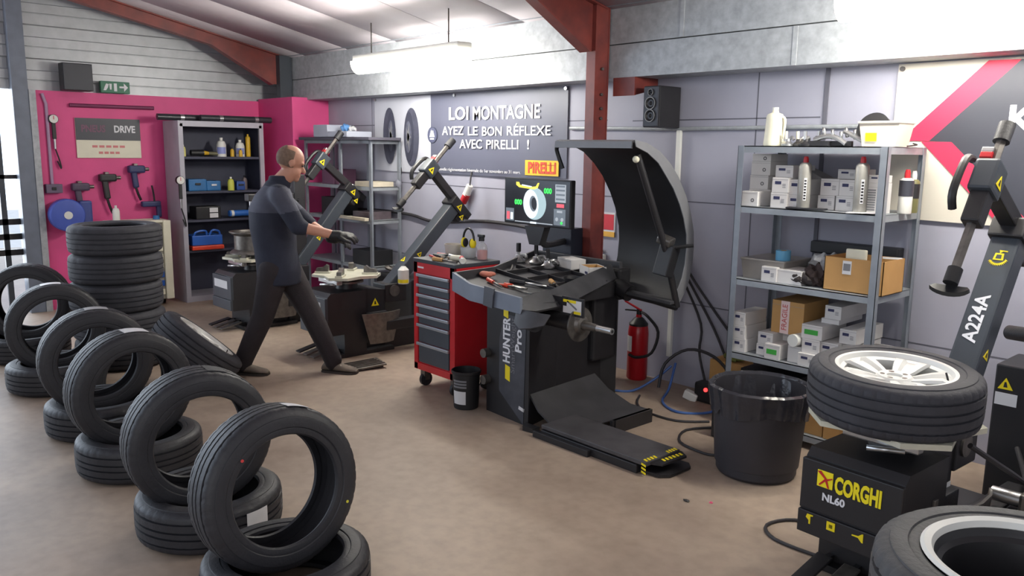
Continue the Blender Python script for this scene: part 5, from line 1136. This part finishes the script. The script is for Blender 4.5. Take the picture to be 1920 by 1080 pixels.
t = thing('angle_grinder', 'dark power tool with yellow tip lying on the top cabinet shelf', 'power tool', kp(385, 0)+Vector((0, 0, .04)))
mb = MB(); mb.cyl((0, -.16, 0), (0, -.02, 0), .032, blackp, .036, 16); mb.build('motor_body', t); mb = MB(); mb.cyl((0, -.02, 0), (0, .04, -.005), .026, MATS['amber yellow'], .018, 14); mb.build('gear_head', t); mb = MB(); mb.cyl((0, .04, -.005), (0, .16, -.01), .02, mat('olive tool', (108, 104, 80), .5, var=.1), n=14); mb.build('handle', t)
for i, (px, w, h, m_, l) in enumerate(((362, .2, .13, bluep, 'blue tool case at the left of the second cabinet shelf'), (392, .16, .11, bluep, 'blue tool case with white strip in the middle of the second cabinet shelf'), (443, .1, .1, mat('deep blue case', (40, 78, 150), .5, var=.1), 'small blue box behind the yellow bottle on the second shelf'))):
    p = kp(px, 1); t = thing('tool_case', l, 'case', p, 0, 'blue cases on the second cabinet shelf'); mb = MB(); mb.bx((-.1, -w/2, 0), (.1, w/2, h), m_, .012); mb.build('case_body', t); mb = MB(); mb.bx((.1, -.03, h*.5), (.112, .03, h*.68), white_lab if i == 1 else blackp, .003); mb.build('latch', t)
jug('yellow bottle with white trigger on the second cabinet shelf', kp(424, 1)+Vector((.1, 0, 0)), .036, .15, mat('lime yellow', (196, 200, 80), .5, var=.1), white)
jug('small brown bottle at the right of the second cabinet shelf', kp(457, 1), .03, .16, mat('taupe plastic', (108, 96, 96), .5, var=.1), blackp)
t = thing('black_case', 'black case with two white labels on the third cabinet shelf', 'case', kp(385, 2)); mb = MB(); mb.bx((-.1, -.17, 0), (.1, .11, .14), blackp, .01); mb.build('case_body', t)
for z in (.015, .075): mb = MB(); mb.bx((.1, -.02, z), (.103, .075, z+.05), white_lab, .002); mb.build('white_label', t)
t = thing('torque_wrench', 'blue tube with white end lying on the third cabinet shelf', 'tube', kp(440, 2)+Vector((.06, 0, .05))); mb = MB(); mb.cyl((0, -.12, 0), (0, .13, 0), .035, mat('bright blue', (50, 112, 196), .4, var=.08), n=20); mb.build('tube_body', t); mb = MB(); mb.cyl((0, -.1, 0), (0, -.07, 0), .037, white, n=20); mb.build('end_ring', t)
t = thing('blue_crate', 'blue slotted crate on the lowest cabinet shelf', 'crate', kp(374, 3)+Vector((0, 0, .05))); mb = MB(); mb.bx((-.12, -.17, 0), (.12, .17, .11), blue, .008); mb.tube([(.1, -.15, .1), (.11, -.12, .15), (.11, -.02, .16), (.1, .0, .11)], .012, blue); mb.tube([(.1, .03, .11), (.11, .06, .16), (.11, .13, .15), (.1, .15, .1)], .012, blue); mb.build('crate_body', t)
t = thing('red_tray', 'flat red case under the blue crate on the lowest cabinet shelf', 'case', kp(374, 3)); mb = MB(); mb.bx((-.14, -.18, 0), (.14, .18, .048), orange, .012); mb.build('case_body', t)
# black roller covers lying on the cabinet
for i, (y0_, y1_, x_, l) in enumerate(((3.18, 4.12, -9.1, 'long black roll with white tags on the left of the cabinet top'), (3.6, 4.42, -8.99, 'black wrapped roll lying in front on the cabinet top'))):
    t = thing('black_roll', l, 'roll', (x_, (y0_+y1_)/2, kh+.036)); L = y1_-y0_; mb = MB(); mb.cyl((0, -L/2, 0), (0, L/2, 0), .034, mat('black roll film', (52, 52, 58), .35, var=.2, scale=20), n=18); mb.build('roll_body', t)
    for k in (-.22, .28): mb = MB(); mb.cyl((.0, L*k-.02, 0), (.0, L*k+.02, 0), .0352, steel, n=18); mb.build('tag_band', t)
# pressure gauge on the cabinet side, hoses and guns on the pink wall
def gauge(px, py, X, label, r=.045):
    p = ax(px, py, X); t = thing('pressure_gauge', label, 'gauge', p); mb = MB(); mb.cyl((-.03, 0, 0), (.01, 0, 0), r, blackp, n=24); mb.build('gauge_case', t); mb = MB(); mb.cyl((.01, 0, 0), (.014, 0, 0), r*.9, white, n=24); mb.build('dial', t); mb = MB(); mb.bx((.014, -.003, -.005), (.016, .003, r*.7), inkred); mb.build('needle', t)
    mb = MB(); mb.bx((-.02, -.018, -.2), (.0, .018, -.03), blackp, .005); mb.cyl((-.01, 0, -.3), (-.01, 0, -.2), .012, steel, n=12); mb.build('inflator_handle', t)
    mb = MB(); mb.tube([(-.01, 0, -.3), (-.005, .03, -.42), (-.005, .04, -.5), (-.01, .01, -.42)], .007, blackp); mb.build('air_hose', t); return t
gauge(100, 223, -9.36, 'white dial tyre inflator hanging on the pink wall left of the sign')
gauge(338, 338, kx1+.035, 'white dial tyre inflator hanging on the cabinet edge')
p = ax(78, 175, -9.385); q = ax(98, 345, -9.385)
mb = MB(); mb.tube([p, p+Vector((.0, .03, -.1)), q], .016, mat('pale pipe', (180, 150, 180), .5, var=.08), smoothing=1); tag(mb.build('air_pipe'), 'pale pipe running down the pink wall beside the doorway', 'pipe')
t = thing('switch_box', 'small grey switch box at the foot of the pale pipe', 'switch box', q); mb = MB(); mb.bx((-.012, -.07, -.09), (.06, .08, .0), mat('dim grey box', (104, 90, 112), .5, var=.1), .006); mb.build('box_body', t); mb = MB(); mb.bx((.06, -.02, -.06), (.07, .02, -.03), blackp, .003); mb.build('rocker_switch', t)
hr = thing('hose_reel', 'round blue hose reel on the pink wall behind the tall tyre stack', 'hose reel', ax(125, 403, -9.25)); mb = MB(); mb.lathe([(.001, -.06), (.16, -.06), (.165, -.05), (.165, .05), (.155, .06), (.06, .065), (.001, .065)], mat('reel blue', (66, 88, 176), .4, var=.12), 40, Matrix.Rotation(PI/2, 4, 'Y')); mb.build('reel_drum', hr)
mb = MB(); mb.cyl((.06, 0, 0), (.075, 0, 0), .04, white, n=20); mb.build('hub_cap', hr); mb = MB(); mb.bx((-.15, -.05, -.08), (-.05, .05, .08), darkgrey, .005); mb.build('wall_bracket', hr); mb = MB(); mb.bx((-.05, .12, -.12), (.04, .24, .14), mat('reel blue dark', (52, 66, 130), .45, var=.1), .02); mb.build('hose_guide', hr)
def gun(px0, py0, px1, py1, label, m_):
    a = ax(px0, py0, -9.34); b_ = ax(px1, py1, -9.34); t = thing('impact_wrench', label, 'impact wrench', a, 0, 'impact wrenches hanging on the pink wall'); d_ = b_-a; L = -d_.z
    mb = MB(); mb.box((.0, 0, -.03), (.09, .17, .08), m_, bev=.02); mb.cyl((0, .085, -.03), (0, .13, -.03), .02, steelw, n=12); mb.build('motor_housing', t)
    mb = MB(); mb.box((0, -.02, -.03-L*.3), (.05, .06, L*.5), m_, rot=(.1, 0, 0), bev=.015); mb.build('grip', t)
    mb = MB(); mb.tube([(0, -.02, -L*.55), (.01, 0, -L*.8), (.0, .03, -L)], .014, blackp); mb.build('air_hose', t)
    mb = MB(); mb.bx((-.06, -.02, .0), (-.0, .02, .03), steelw, .004); mb.build('wall_hook', t)
gun(150, 345, 152, 405, 'dark impact wrench hanging above the blue hose reel', mat('murky grey', (76, 62, 84), .5, var=.1))
gun(201, 328, 200, 400, 'black impact wrench hanging in the middle of the pink wall', blackm)
gun(255, 312, 262, 375, 'dark blue impact wrench hanging left of the cabinet', mat('ink blue plastic', (46, 52, 96), .5, var=.1))
t = thing('hanging_drill', 'dark blue drill hanging right of the dark blue impact wrench', 'drill', ax(290, 382, -9.3)); mb = MB(); mb.box((0, -.04, 0), (.07, .2, .06), MATS['ink blue plastic'], bev=.015); mb.build('drill_body', t); mb = MB(); mb.box((0, .04, -.08), (.05, .05, .14), MATS['ink blue plastic'], bev=.012); mb.build('grip', t); mb = MB(); mb.tube([(0, -.0, .03), (-.02, .0, .12), (-.03, -.01, .2)], .01, blackp); mb.build('air_hose', t)
mb = MB(); p = ax(130, 197, -9.38); q = ax(288, 203, -9.38); mb.cyl(p, q, .02, mat('dim plum steel', (120, 46, 84), .5, var=.1), n=14); tag(mb.build('wall_rail'), 'thin dark rail on the pink wall above the dark and cream sign', 'rail')
# white parts organiser between tall stack and cabinet
ct = thing('white_tool_trolley', 'cream side-on trolley with slots between the tall tyre stack and the cabinet', 'trolley', (-9.0, 3.17, 0))
mb = MB(); mb.bx((-9.2, 2.66, .07), (-8.96, 3.12, .9), mat('trolley inside', (150, 146, 136), .5, var=.1), .005); mb.build('drawer_stack', ct, True)
mb = MB(); mb.bx((-9.22, 3.12, .07), (-8.93, 3.2, .92), cream, .008); mb.build('side_panel', ct, True)
mb = MB(); mb.bx((-9.22, 2.6, .9), (-8.93, 3.12, .925), cream, .006); mb.build('top', ct, True)
for k in range(8):
    m_ = blue if k in (1, 2) else cream
    mb = MB(); mb.bx((-8.96, 2.68, .12+k*.095), (-8.945, 3.11, .18+k*.095), m_, .003); mb.build('drawer', ct, True)
for y in (2.68, 3.14): mb = MB(); mb.cyl((-9.1, y-.012, .035), (-9.1, y+.012, .035), .035, blackp, n=18); mb.build('wheel', ct, True)
t = thing('blue_cup', 'small blue cup lying on the cream trolley beside the cabinet', 'cup', (-9.07, 3.1, .926)); mb = MB(); mb.lathe([(.001, .04), (.03, .04), (.035, .0), (.001, 0)], bluep, 20); mb.build('cup_body', t)
jug('white bottle standing on the cream trolley behind the tall stack', Vector((-9.08, 2.7, .926)), .036, .16, white, white)

# ================================================================== CORNER SHELVING
G = thing('corner_rack', 'grey steel shelving in the far corner behind the tyre changer arms', 'rack', (-7.6, 4.65, 0))
gx0, gx1, gy0, gy1 = -8.4, -7.08, 4.53, 4.87; gz = [.1, .5, .98, 1.32, 1.79]
for x in (gx0, -7.66, gx1):
    for y in (gy0, gy1):
        mb = MB(); mb.bx((x-.02, y-.0, 0), (x+.02, y+.02, 1.79), shelfgrey if y < 4.5 else postgrey); mb.build('post', G, True)
for z in gz:
    mb = MB(); mb.bx((gx0, gy0, z-.035), (gx1, gy0+.004, z), shelfgrey); mb.bx((gx0, gy0, z-.006), (gx1, gy1, z), shelfgrey); mb.bx((gx1-.004, gy0, z-.035), (gx1, gy1, z), shelfgrey); mb.build('shelf', G, True)
mb = MB(); mb.bx((gx0-.05, gy0-.05, 1.79), (gx1+.06, gy1, 1.82), mat('dark board', (74, 72, 84), .6, var=.1), .004); mb.build('top_board', G, True)
t = thing('storage_box', 'pale grey box with a blue rag on the far corner shelving', 'box', (-7.75, 4.62, 1.821)); mb = MB(); mb.bx((-.35, -.15, 0), (-.05, .15, .13), mat('pale grey plastic', (166, 170, 184), .45, var=.08), .01); mb.bx((-.05, -.15, 0), (.34, .15, .06), MATS['pale grey plastic'], .01); mb.build('box_body', t)
lump('blue_rag', 'blue rag beside white paper on the corner shelving top box', 'rag', (-7.62, 4.58, 1.882), .05, mat('rag blue', (90, 140, 196), .8, var=.2), 4, (1.2, .8, .8))
lump('white_paper', 'crumpled white paper on the pale grey box in the far corner', 'paper', (-7.5, 4.6, 1.882), .045, white_lab, 8, (1.3, .8, .6))
for i, (x, z, w, h, m_, l) in enumerate(((-7.15, gz[3], .3, .05, woodc, 'pale board on the upper level of the far corner shelving'), (-7.2, gz[2], .3, .08, mat('dark parts', (84, 74, 80), .6, var=.3, scale=20), 'dark box of parts on the middle level of the corner shelving'), (-7.2, gz[1], .34, .16, blackp, 'black box low on the corner shelving'), (-7.85, gz[3], .25, .16, mat('plum box', (96, 60, 84), .6, var=.2), 'plum dark box on the upper level behind the tyre changer arm'), (-7.85, gz[2], .3, .2, blackm, 'black box behind the man on the corner shelving'))):
    mb = MB(); mb.bx((x-w/2-.12, 4.56, z+.001), (x+w/2-.12, 4.84, z+h), m_, .004); tag(mb.build('storage_box'), l, 'box')
pl = thing('work_plank', 'pale wooden plank held level at the front of the corner shelving', 'plank', (-7.36, 4.47, .98)); mb = MB(); mb.bx((-.3, -.0, 0), (.26, .05, .03), woodc, .003); mb.build('plank', pl)
# box of metal parts behind the centre tyre changer
cr = thing('parts_crate', 'black crate of loose metal parts behind the pale turntable', 'crate', (-6.5, 4.6, 0)); mb = MB(); mb.bx((-.3, -.2, 0), (.3, .22, .5), blackp, .02); mb.build('crate_body', cr)
rr = random.Random(5)
for i in range(7):
    x, y = rr.uniform(-.25, .25), rr.uniform(-.14, .15); mb = MB(); mb.lathe([(.02, 0), (.05, 0), (.055, .02), (.03, .035), (.02, .03)], (steel, steelw, greyblue)[i % 3], 18, T((x, y, .505)) @ Euler((rr.uniform(-.4, .4), rr.uniform(-.4, .4), 0)).to_matrix().to_4x4(), closed=True)
    mb.bm.transform(T((-6.5, 4.6, .02))); o = mb.build('metal_ring'); tag(o, 'loose metal ring heaped on the black crate behind the pale turntable', 'ring', 'loose metal rings on the black crate')
tk = thing('white_canister', 'white canister with yellow label behind the pale turntable', 'canister', (-5.78, 4.02, .56)); mb = MB(); mb.lathe([(.001, 0), (.045, 0), (.048, .01), (.048, .12), (.02, .15), (.001, .15)], white, 20); mb.build('canister_body', tk); mb = MB(); mb.lathe([(.0485, .01), (.0495, .01), (.0495, .04), (.0485, .04)], yellow, 12, closed=True, a0=-2, a1=.4); mb.build('yellow_label', tk)
fp = thing('floor_plate', 'grey ribbed pedal plate on the floor at the man\'s leading foot', 'plate', (-5.42, 3.36, 0)); mb = MB(); mb.box((0, 0, .02), (.22, .34, .014), steelw, rot=(.06, 0, -.2), bev=.003); mb.build('plate', fp); mb = MB()
for k in range(5): mb.box((-.08+k*.04, .0, .03), (.008, .3, .008), steelw, rot=(.06, 0, -.2))
mb.build('ribs', fp); mb = MB(); mb.bx((-.1, -.12, 0), (.1, .14, .016), blackm); mb.build('plate_base', fp)

# ================================================================== CABLES AND SMALL THINGS ON THE FLOOR
def cab(name, label, pts, r, m): mb = MB(); mb.tube(pts, r, m); return tag(mb.build(name), label, 'cable')
cab('blue_air_hose', 'blue air hose looping from the extinguisher down to the floor', [(-3.42, 4.7, .2), (-3.5, 4.62, .1), (-3.6, 4.5, .012), (-3.7, 4.4, .01), (-3.85, 4.36, .01)], .009, bluehose)
cab('blue_air_hose', 'blue air hose running on the floor towards the bin', [(-3.4, 4.72, .22), (-3.36, 4.6, .06), (-3.3, 4.45, .012), (-3.1, 4.35, .01), (-2.95, 4.5, .012), (-2.85, 4.62, .1), (-2.8, 4.7, .16)], .009, bluehose)
cab('power_cable', 'dark cable lying on the floor behind the balancer ramp', [(-3.5, 4.45, .008), (-3.4, 4.3, .008), (-3.25, 4.2, .008), (-3.0, 4.2, .008), (-2.85, 4.35, .008)], .008, cable)
cab('power_cable', 'dark cable loop on the floor left of the bin', [(-2.75, 4.3, .008), (-2.85, 4.1, .008), (-2.75, 3.9, .008), (-2.55, 3.85, .008), (-2.48, 3.88, .008)], .008, cable)
cab('power_cable', 'dark cable loop on the floor between bin and right tyre changer', [(-1.5, 3.2, .008), (-1.72, 3.2, .008), (-1.82, 3.3, .008), (-1.76, 3.45, .008), (-1.55, 3.5, .008)], .008, cable)
for i, (x, l) in enumerate(((-3.3, 'dark cable hanging down the wall right of the extinguisher, nearest the hood'), (-3.2, 'dark cable slanting down the wall towards the bin, middle one'), (-3.08, 'dark cable slanting down the wall farthest right'))):
    cab('wall_cable', l, [(-3.66+.03*i, 4.9, 1.05), (-3.5+.05*i, 4.9, .8), (x-.02, 4.89, .5), (x+.12*i, 4.86, .3), (x+.1+.16*i, 4.8, .12)], .009, cable)
cab('arched_cable', 'thick dark cable arching over the floor by the extinguisher', [(-3.45, 4.6, .05), (-3.44, 4.65, .22), (-3.3, 4.72, .34), (-3.1, 4.75, .32), (-2.95, 4.75, .2), (-2.9, 4.72, .1)], .011, cable)
ps = thing('power_strip', 'black power strip with red light among the cables by the wall', 'power strip', (-3.12, 4.72, 0)); mb = MB(); mb.box((0, 0, .07), (.16, .1, .14), blackp, bev=.02); mb.build('strip_body', ps); mb = MB(); mb.cyl((.02, -.05, .1), (.02, -.06, .1), .014, em('red pilot light', (255, 60, 60), 2), n=14); mb.build('red_light', ps); mb = MB(); mb.box((-.1, -.05, .03), (.1, .06, .06), white, rot=(0, .3, .3), bev=.01); mb.build('white_plug', ps)
t = thing('transformer_box', 'black transformer box with white label behind the bin', 'transformer', (-2.6, 4.22, 0)); mb = MB(); mb.bx((-.1, -.08, 0), (.1, .08, .22), blackp, .012); mb.build('box_body', t); mb = MB(); mb.bx((-.03, -.082, .04), (.03, -.08, .14), white_lab); mb.build('paper_label', t)
t = thing('cardboard_scrap', 'small brown cardboard box behind the bin at the rack foot', 'box', (-3.0, 4.84, 0)); mb = MB(); mb.bx((-.14, -.08, 0), (.22, .08, .3), brown, .003); mb.build('box_body', t)
lump('green_gloves', 'lime and dark gloves lying on the brown box behind the bin', 'gloves', (-3.0, 4.82, .301), .05, mat('lime dark', (120, 128, 66), .8, var=.4, scale=20), 7, (1.6, .7, .5))
p = az(1287, 940, 0); lump('rubber_scrap', 'small dark scrap on the floor in the right foreground', 'scrap', p, .014, blackm, 3, (1.3, .7, .4)); p = az(1333, 943, 0)
mb = MB(); mb.lathe([(.004, 0), (.009, 0), (.009, .004), (.004, .004)], mat('pink plastic', (226, 90, 130), .5, var=.05), 16, T(p), closed=True); tag(mb.build('pink_ring'), 'tiny pink ring on the floor in the right foreground', 'ring')
mb = MB(); mb.tube([(-1.05, 3.45, .58), (-.95, 3.7, .42), (-.98, 4.0, .3), (-1.1, 4.28, .35)], .012, cable); tag(mb.build('air_hose'), 'dark hose between the right tyre changer and the black tower', 'hose')
pu = thing('air_pedal_unit', 'grey air unit with silver end on the floor behind the foreground wheels', 'air unit', (-.85, 3.75, 0)); mb = MB(); mb.bx((-.1, -.2, 0), (.25, .3, .3), blackm, .01); mb.build('unit_body', pu); mb = MB(); mb.cyl((-.16, -.1, .34), (-.02, -.1, .34), .03, steel, n=18); mb.bx((-.05, -.15, .3), (.2, .0, .38), steelw, .012); mb.build('silver_cylinder', pu)

# ================================================================== MAN
RT = Vector((.674, .738, 0)); TC_ = Vector((.738, -.674, 0)); UP = Vector((0, 0, 1))
O_ = Vector((-5.65, 2.85, 0))
def hp_(u, d, z): return O_+RT*u+TC_*d+UP*z
man = thing('person', 'bald man in navy jacket and black trousers striding right, reaching out one gloved hand', 'person', O_)
fac = (RT*.9-TC_*.42).normalized(); side = Vector((-fac.y, fac.x, 0))*-1      # side: the man's right
def remesh(o, vox, sm=6):
    md = o.modifiers.new('r', 'REMESH'); md.mode = 'VOXEL'; md.voxel_size = vox
    if sm: s2 = o.modifiers.new('s', 'SMOOTH'); s2.iterations = sm; s2.factor = .5
    bpy.context.view_layer.update(); dg = bpy.context.evaluated_depsgraph_get(); me = bpy.data.meshes.new_from_object(o.evaluated_get(dg))
    for p_ in me.polygons: p_.use_smooth = True; p_.material_index = 0
    o.modifiers.clear(); o.data = me; return o
def col_by(o, fn, mats):
    me = o.data; me.materials.clear()
    for m_ in mats: me.materials.append(m_)
    for p_ in me.polygons: p_.material_index = fn(O_+p_.center)
def ring(u, d, z, a, b_): c = hp_(u, d, z); return (c, side*a, fac*b_)
shR = hp_(.035, .19, 1.375); shL = hp_(-.12, -.17, 1.385)
elR = hp_(.165, .22, 1.15); wrR = hp_(.42, .17, 1.085); elL = hp_(.12, -.22, 1.14); wrL = hp_(.34, -.1, 1.03)
hipR = hp_(-.05, .09, .86); hipL = hp_(-.03, -.09, .86); knR = hp_(-.15, .08, .47); anR = hp_(-.325, .06, .1); knL = hp_(.17, -.06, .46); anL = hp_(.34, -.03, .1)
neck = hp_(-.035, 0, 1.44); head = hp_(.07, .0, 1.60)
# body: one continuous skin surface
mb = MB()
mb.loft([ring(-.04, 0, .8, .13, .1), ring(-.05, 0, 1.0, .14, .1), ring(-.06, 0, 1.2, .165, .11), ring(-.055, 0, 1.36, .15, .09), ring(-.04, 0, 1.43, .06, .06)], skin)
mb.capsule(neck, head+UP*-.06, .06, .062, skin)
hf = (fac*.93-UP*.36).normalized(); hu = (UP*.93+fac*.36).normalized()
HM = Matrix((side, hf, hu)).transposed().to_4x4()
mb.sphere(head+hu*.03-hf*.012, .1, skin, 24, (.8, 1.0, .95), HM); mb.sphere(head-hu*.055+hf*.03, .07, skin, 20, (.86, .92, .95), HM)
mb.capsule(head+hf*.083+hu*.005, head+hf*.112-hu*.03, .011, .016, skin, 10)
mb.sphere(head+hf*.072+hu*.022, .045, skin, 14, (1.3, .55, .3), HM); mb.sphere(head+hf*.08-hu*.075, .03, skin, 12, (1.2, .7, .35), HM); mb.sphere(head+hf*.077-hu*.1, .028, skin, 12, (1.1, .8, .8), HM)
for s in (-1, 1): mb.sphere(head+side*s*.08-hf*.005-hu*.008, .032, skin, 12, (.32, .65, 1.0), HM)
for (a, b_, c_) in ((shR, elR, wrR), (shL, elL, wrL)): mb.capsule(a, b_, .05, .043, skin); mb.capsule(b_, c_, .045, .031, skin)
def hand(w, dirv, palmn, thumb, grow=0, m_=skin):
    dirv = dirv.normalized(); palmn = (palmn-dirv*palmn.dot(dirv)).normalized(); sd = dirv.cross(palmn)
    mb.loft([(w, sd*(.03+grow), palmn*(.02+grow)), (w+dirv*.04, sd*(.042+grow), palmn*(.018+grow)), (w+dirv*.085, sd*(.042+grow), palmn*(.015+grow))], m_, 14)
    for k, (o_, L) in enumerate(((-.03, .066), (-.01, .078), (.011, .072), (.031, .056))):
        p0 = w+dirv*.08+sd*o_; p1 = p0+dirv*L*.5-palmn*.008; p2 = p1+dirv*L*.3-palmn*.022; p3 = p2+dirv*L*.14-palmn*.02
        mb.capsule(p0, p1, .0095+grow, .009+grow, m_, 8); mb.capsule(p1, p2, .009+grow, .008+grow, m_, 8); mb.capsule(p2, p3, .008+grow, .007+grow, m_, 8)
    q0 = w+dirv*.03+sd*thumb*.035; q1 = q0+dirv*.035+sd*thumb*.028-palmn*.008; q2 = q1+dirv*.035+sd*thumb*.004-palmn*.012
    mb.capsule(q0, q1, .013+grow, .011+grow, m_, 8); mb.capsule(q1, q2, .011+grow, .009+grow, m_, 8)
dR = (RT*.95-UP*.02-TC_*.15); dL = (RT*.85+TC_*.25-UP*.1)
hand(wrR+dR*.01, dR, UP*.9+TC_*.4, 1); hand(wrL+dL*.01, dL, UP*.9-TC_*.3, -1)
for (a, b_, c_) in ((hipR, knR, anR), (hipL, knL, anL)): mb.capsule(a, b_, .075, .052, skin); mb.capsule(b_, c_, .052, .036, skin)
body = mb.build('body', man, True); remesh(body, .0075, 3)
eyem = mat('eye dark', (40, 34, 34), .3, var=0)
mb = MB()
for s in (-1, 1): mb.sphere(head+side*s*.033+hf*.083+hu*.004, .0065, eyem, 10)
mb.build('eye', man, True)
mb = MB(); mb.sphere(head+hf*.092-hu*.062, .02, mat('lip tone', (150, 92, 84), .5, var=.05), 12, (1.1, .3, .22), HM); mb.build('mouth', man, True)
# short hair: back and sides
mb = MB(); mb.sphere(head+hu*.03-hf*.014, .1025, hairm, 64, (.8, 1.0, .95), HM)
kill = []
for v in mb.bm.verts:
    l = v.co-(head+hu*.03-hf*.014); f_ = l.dot(hf); u_ = l.dot(hu)
    if f_ > .012+max(0, -u_)*.4 or u_ > .055 and f_ > -.05 or u_ < -.075: kill.append(v)
bmesh.ops.delete(mb.bm, geom=kill, context='VERTS'); mb.build('hair', man, True)
# jacket
mb = MB()
mb.loft([ring(-.045, .0, .70, .195, .16), ring(-.045, 0, .80, .2, .162), ring(-.065, 0, .95, .19, .155), ring(-.08, 0, 1.12, .205, .168), ring(-.085, 0, 1.26, .22, .165), ring(-.065, 0, 1.36, .2, .135), ring(-.045, 0, 1.43, .11, .09), ring(-.03, 0, 1.475, .075, .078)], navy, 28)
mb.capsule(shR-UP*.01, elR, .077, .064, navy); mb.capsule(elR, elR.lerp(wrR, .12), .064, .058, navy); mb.capsule(shL-UP*.01, elL, .077, .064, navy); mb.capsule(elL, elL.lerp(wrL, .12), .064, .058, navy)
mb.capsule(hp_(-.05, 0, 1.36), shR, .09, .075, navy); mb.capsule(hp_(-.06, 0, 1.37), shL, .09, .075, navy)
jk = mb.build('jacket', man, True); remesh(jk, .012, 5)
def jmat(p):
    u = (p-O_).dot(RT); back = -(p-O_).dot(fac)
    return 1 if 1.22+.10*max(0, u+.05)*2 < p.z < 1.43 and (p-shR).length > .0 and p.z > 1.24 else 0
col_by(jk, jmat, [navy, yoke])
mb = MB(); mb.loft([ring(-.025, 0, 1.415, .088, .088), ring(-.02, 0, 1.45, .083, .087), ring(-.01, 0, 1.5, .077, .082), ring(-.008, 0, 1.505, .07, .074)], navy, 24); mb.build('collar', man, True)
# trousers
mb = MB()
mb.loft([ring(-.045, 0, .90, .17, .13), ring(-.045, 0, .80, .185, .145), ring(-.04, 0, .72, .185, .15)], trouserm, 24)
for (a, b_, c_) in ((hipR-UP*.04, knR, anR), (hipL-UP*.04, knL, anL)): mb.capsule(a, b_, .118, .085, trouserm); mb.capsule(b_, c_.lerp(b_, .02), .085, .07, trouserm); mb.capsule(c_+UP*.0, c_-UP*.02, .07, .066, trouserm)
trs = mb.build('trousers', man, True); remesh(trs, .012, 5)
# shoes
def shoe(an, dirv, pitch):
    dirv = dirv.normalized(); sd = Vector((dirv.y, -dirv.x, 0)); b0_ = Vector((an.x, an.y, 0)); mb = MB()
    R_ = [(-.085, .03, .055, .0), (-.06, .038, .085, 0), (0, .042, .1, 0), (.06, .046, .075, 0), (.13, .05, .055, 0), (.175, .042, .045, 0), (.2, .022, .03, 0)]
    rings = []
    for f_, w, h, _ in R_:
        c = b0_+dirv*f_; zo = max(0, -f_*math.tan(pitch)) if pitch > 0 else max(0, f_*math.tan(-pitch)); rings.append([c+sd*w*math.cos(t)+UP*(zo+.012+max(0, (h-.012)*.5+(h-.012)*.5*math.sin(t))) if math.sin(t) > -.95 else c+UP*(zo+.012) for t in [2*PI*k/16 for k in range(16)]])
    mb.loop_faces(rings, shoem); s_ = mb.build('shoe', man, True)
    mb = MB(); mb.loop_faces([[p_+Vector((0, 0, 0)) for p_ in ((b0_+dirv*f_-sd*(w+.003)+UP*(max(0, -f_*math.tan(pitch)) if pitch > 0 else max(0, f_*math.tan(-pitch)))), (b0_+dirv*f_+sd*(w+.003)+UP*(max(0, -f_*math.tan(pitch)) if pitch > 0 else max(0, f_*math.tan(-pitch)))), (b0_+dirv*f_+sd*(w+.003)+UP*(.016+(max(0, -f_*math.tan(pitch)) if pitch > 0 else max(0, f_*math.tan(-pitch))))), (b0_+dirv*f_-sd*(w+.003)+UP*(.016+(max(0, -f_*math.tan(pitch)) if pitch > 0 else max(0, f_*math.tan(-pitch))))))] for f_, w, h, _ in R_], mat('shoe sole', (60, 54, 50), .7, var=.1), False)
    o_ = mb.build('sole', man, True); o_.parent = s_; return s_
shoe(anR, RT*.96+TC_*.1, .0); shoe(anL, RT*.95+TC_*.2, 0)
mb = MB(); hand(wrR+dR*.01, dR, UP*.9+TC_*.4, 1, .003, glovem); mb.capsule(wrR-dR*.02, wrR+dR*.03, .037, .036, glovem); g1 = mb.build('glove', man, True); remesh(g1, .006, 2); g1.data.materials.clear(); g1.data.materials.append(glovem)
mb = MB(); hand(wrL+dL*.01, dL, UP*.9-TC_*.3, -1, .003, glovem); mb.capsule(wrL-dL*.02, wrL+dL*.03, .037, .036, glovem); g2 = mb.build('glove', man, True); remesh(g2, .006, 2); g2.data.materials.clear(); g2.data.materials.append(glovem)
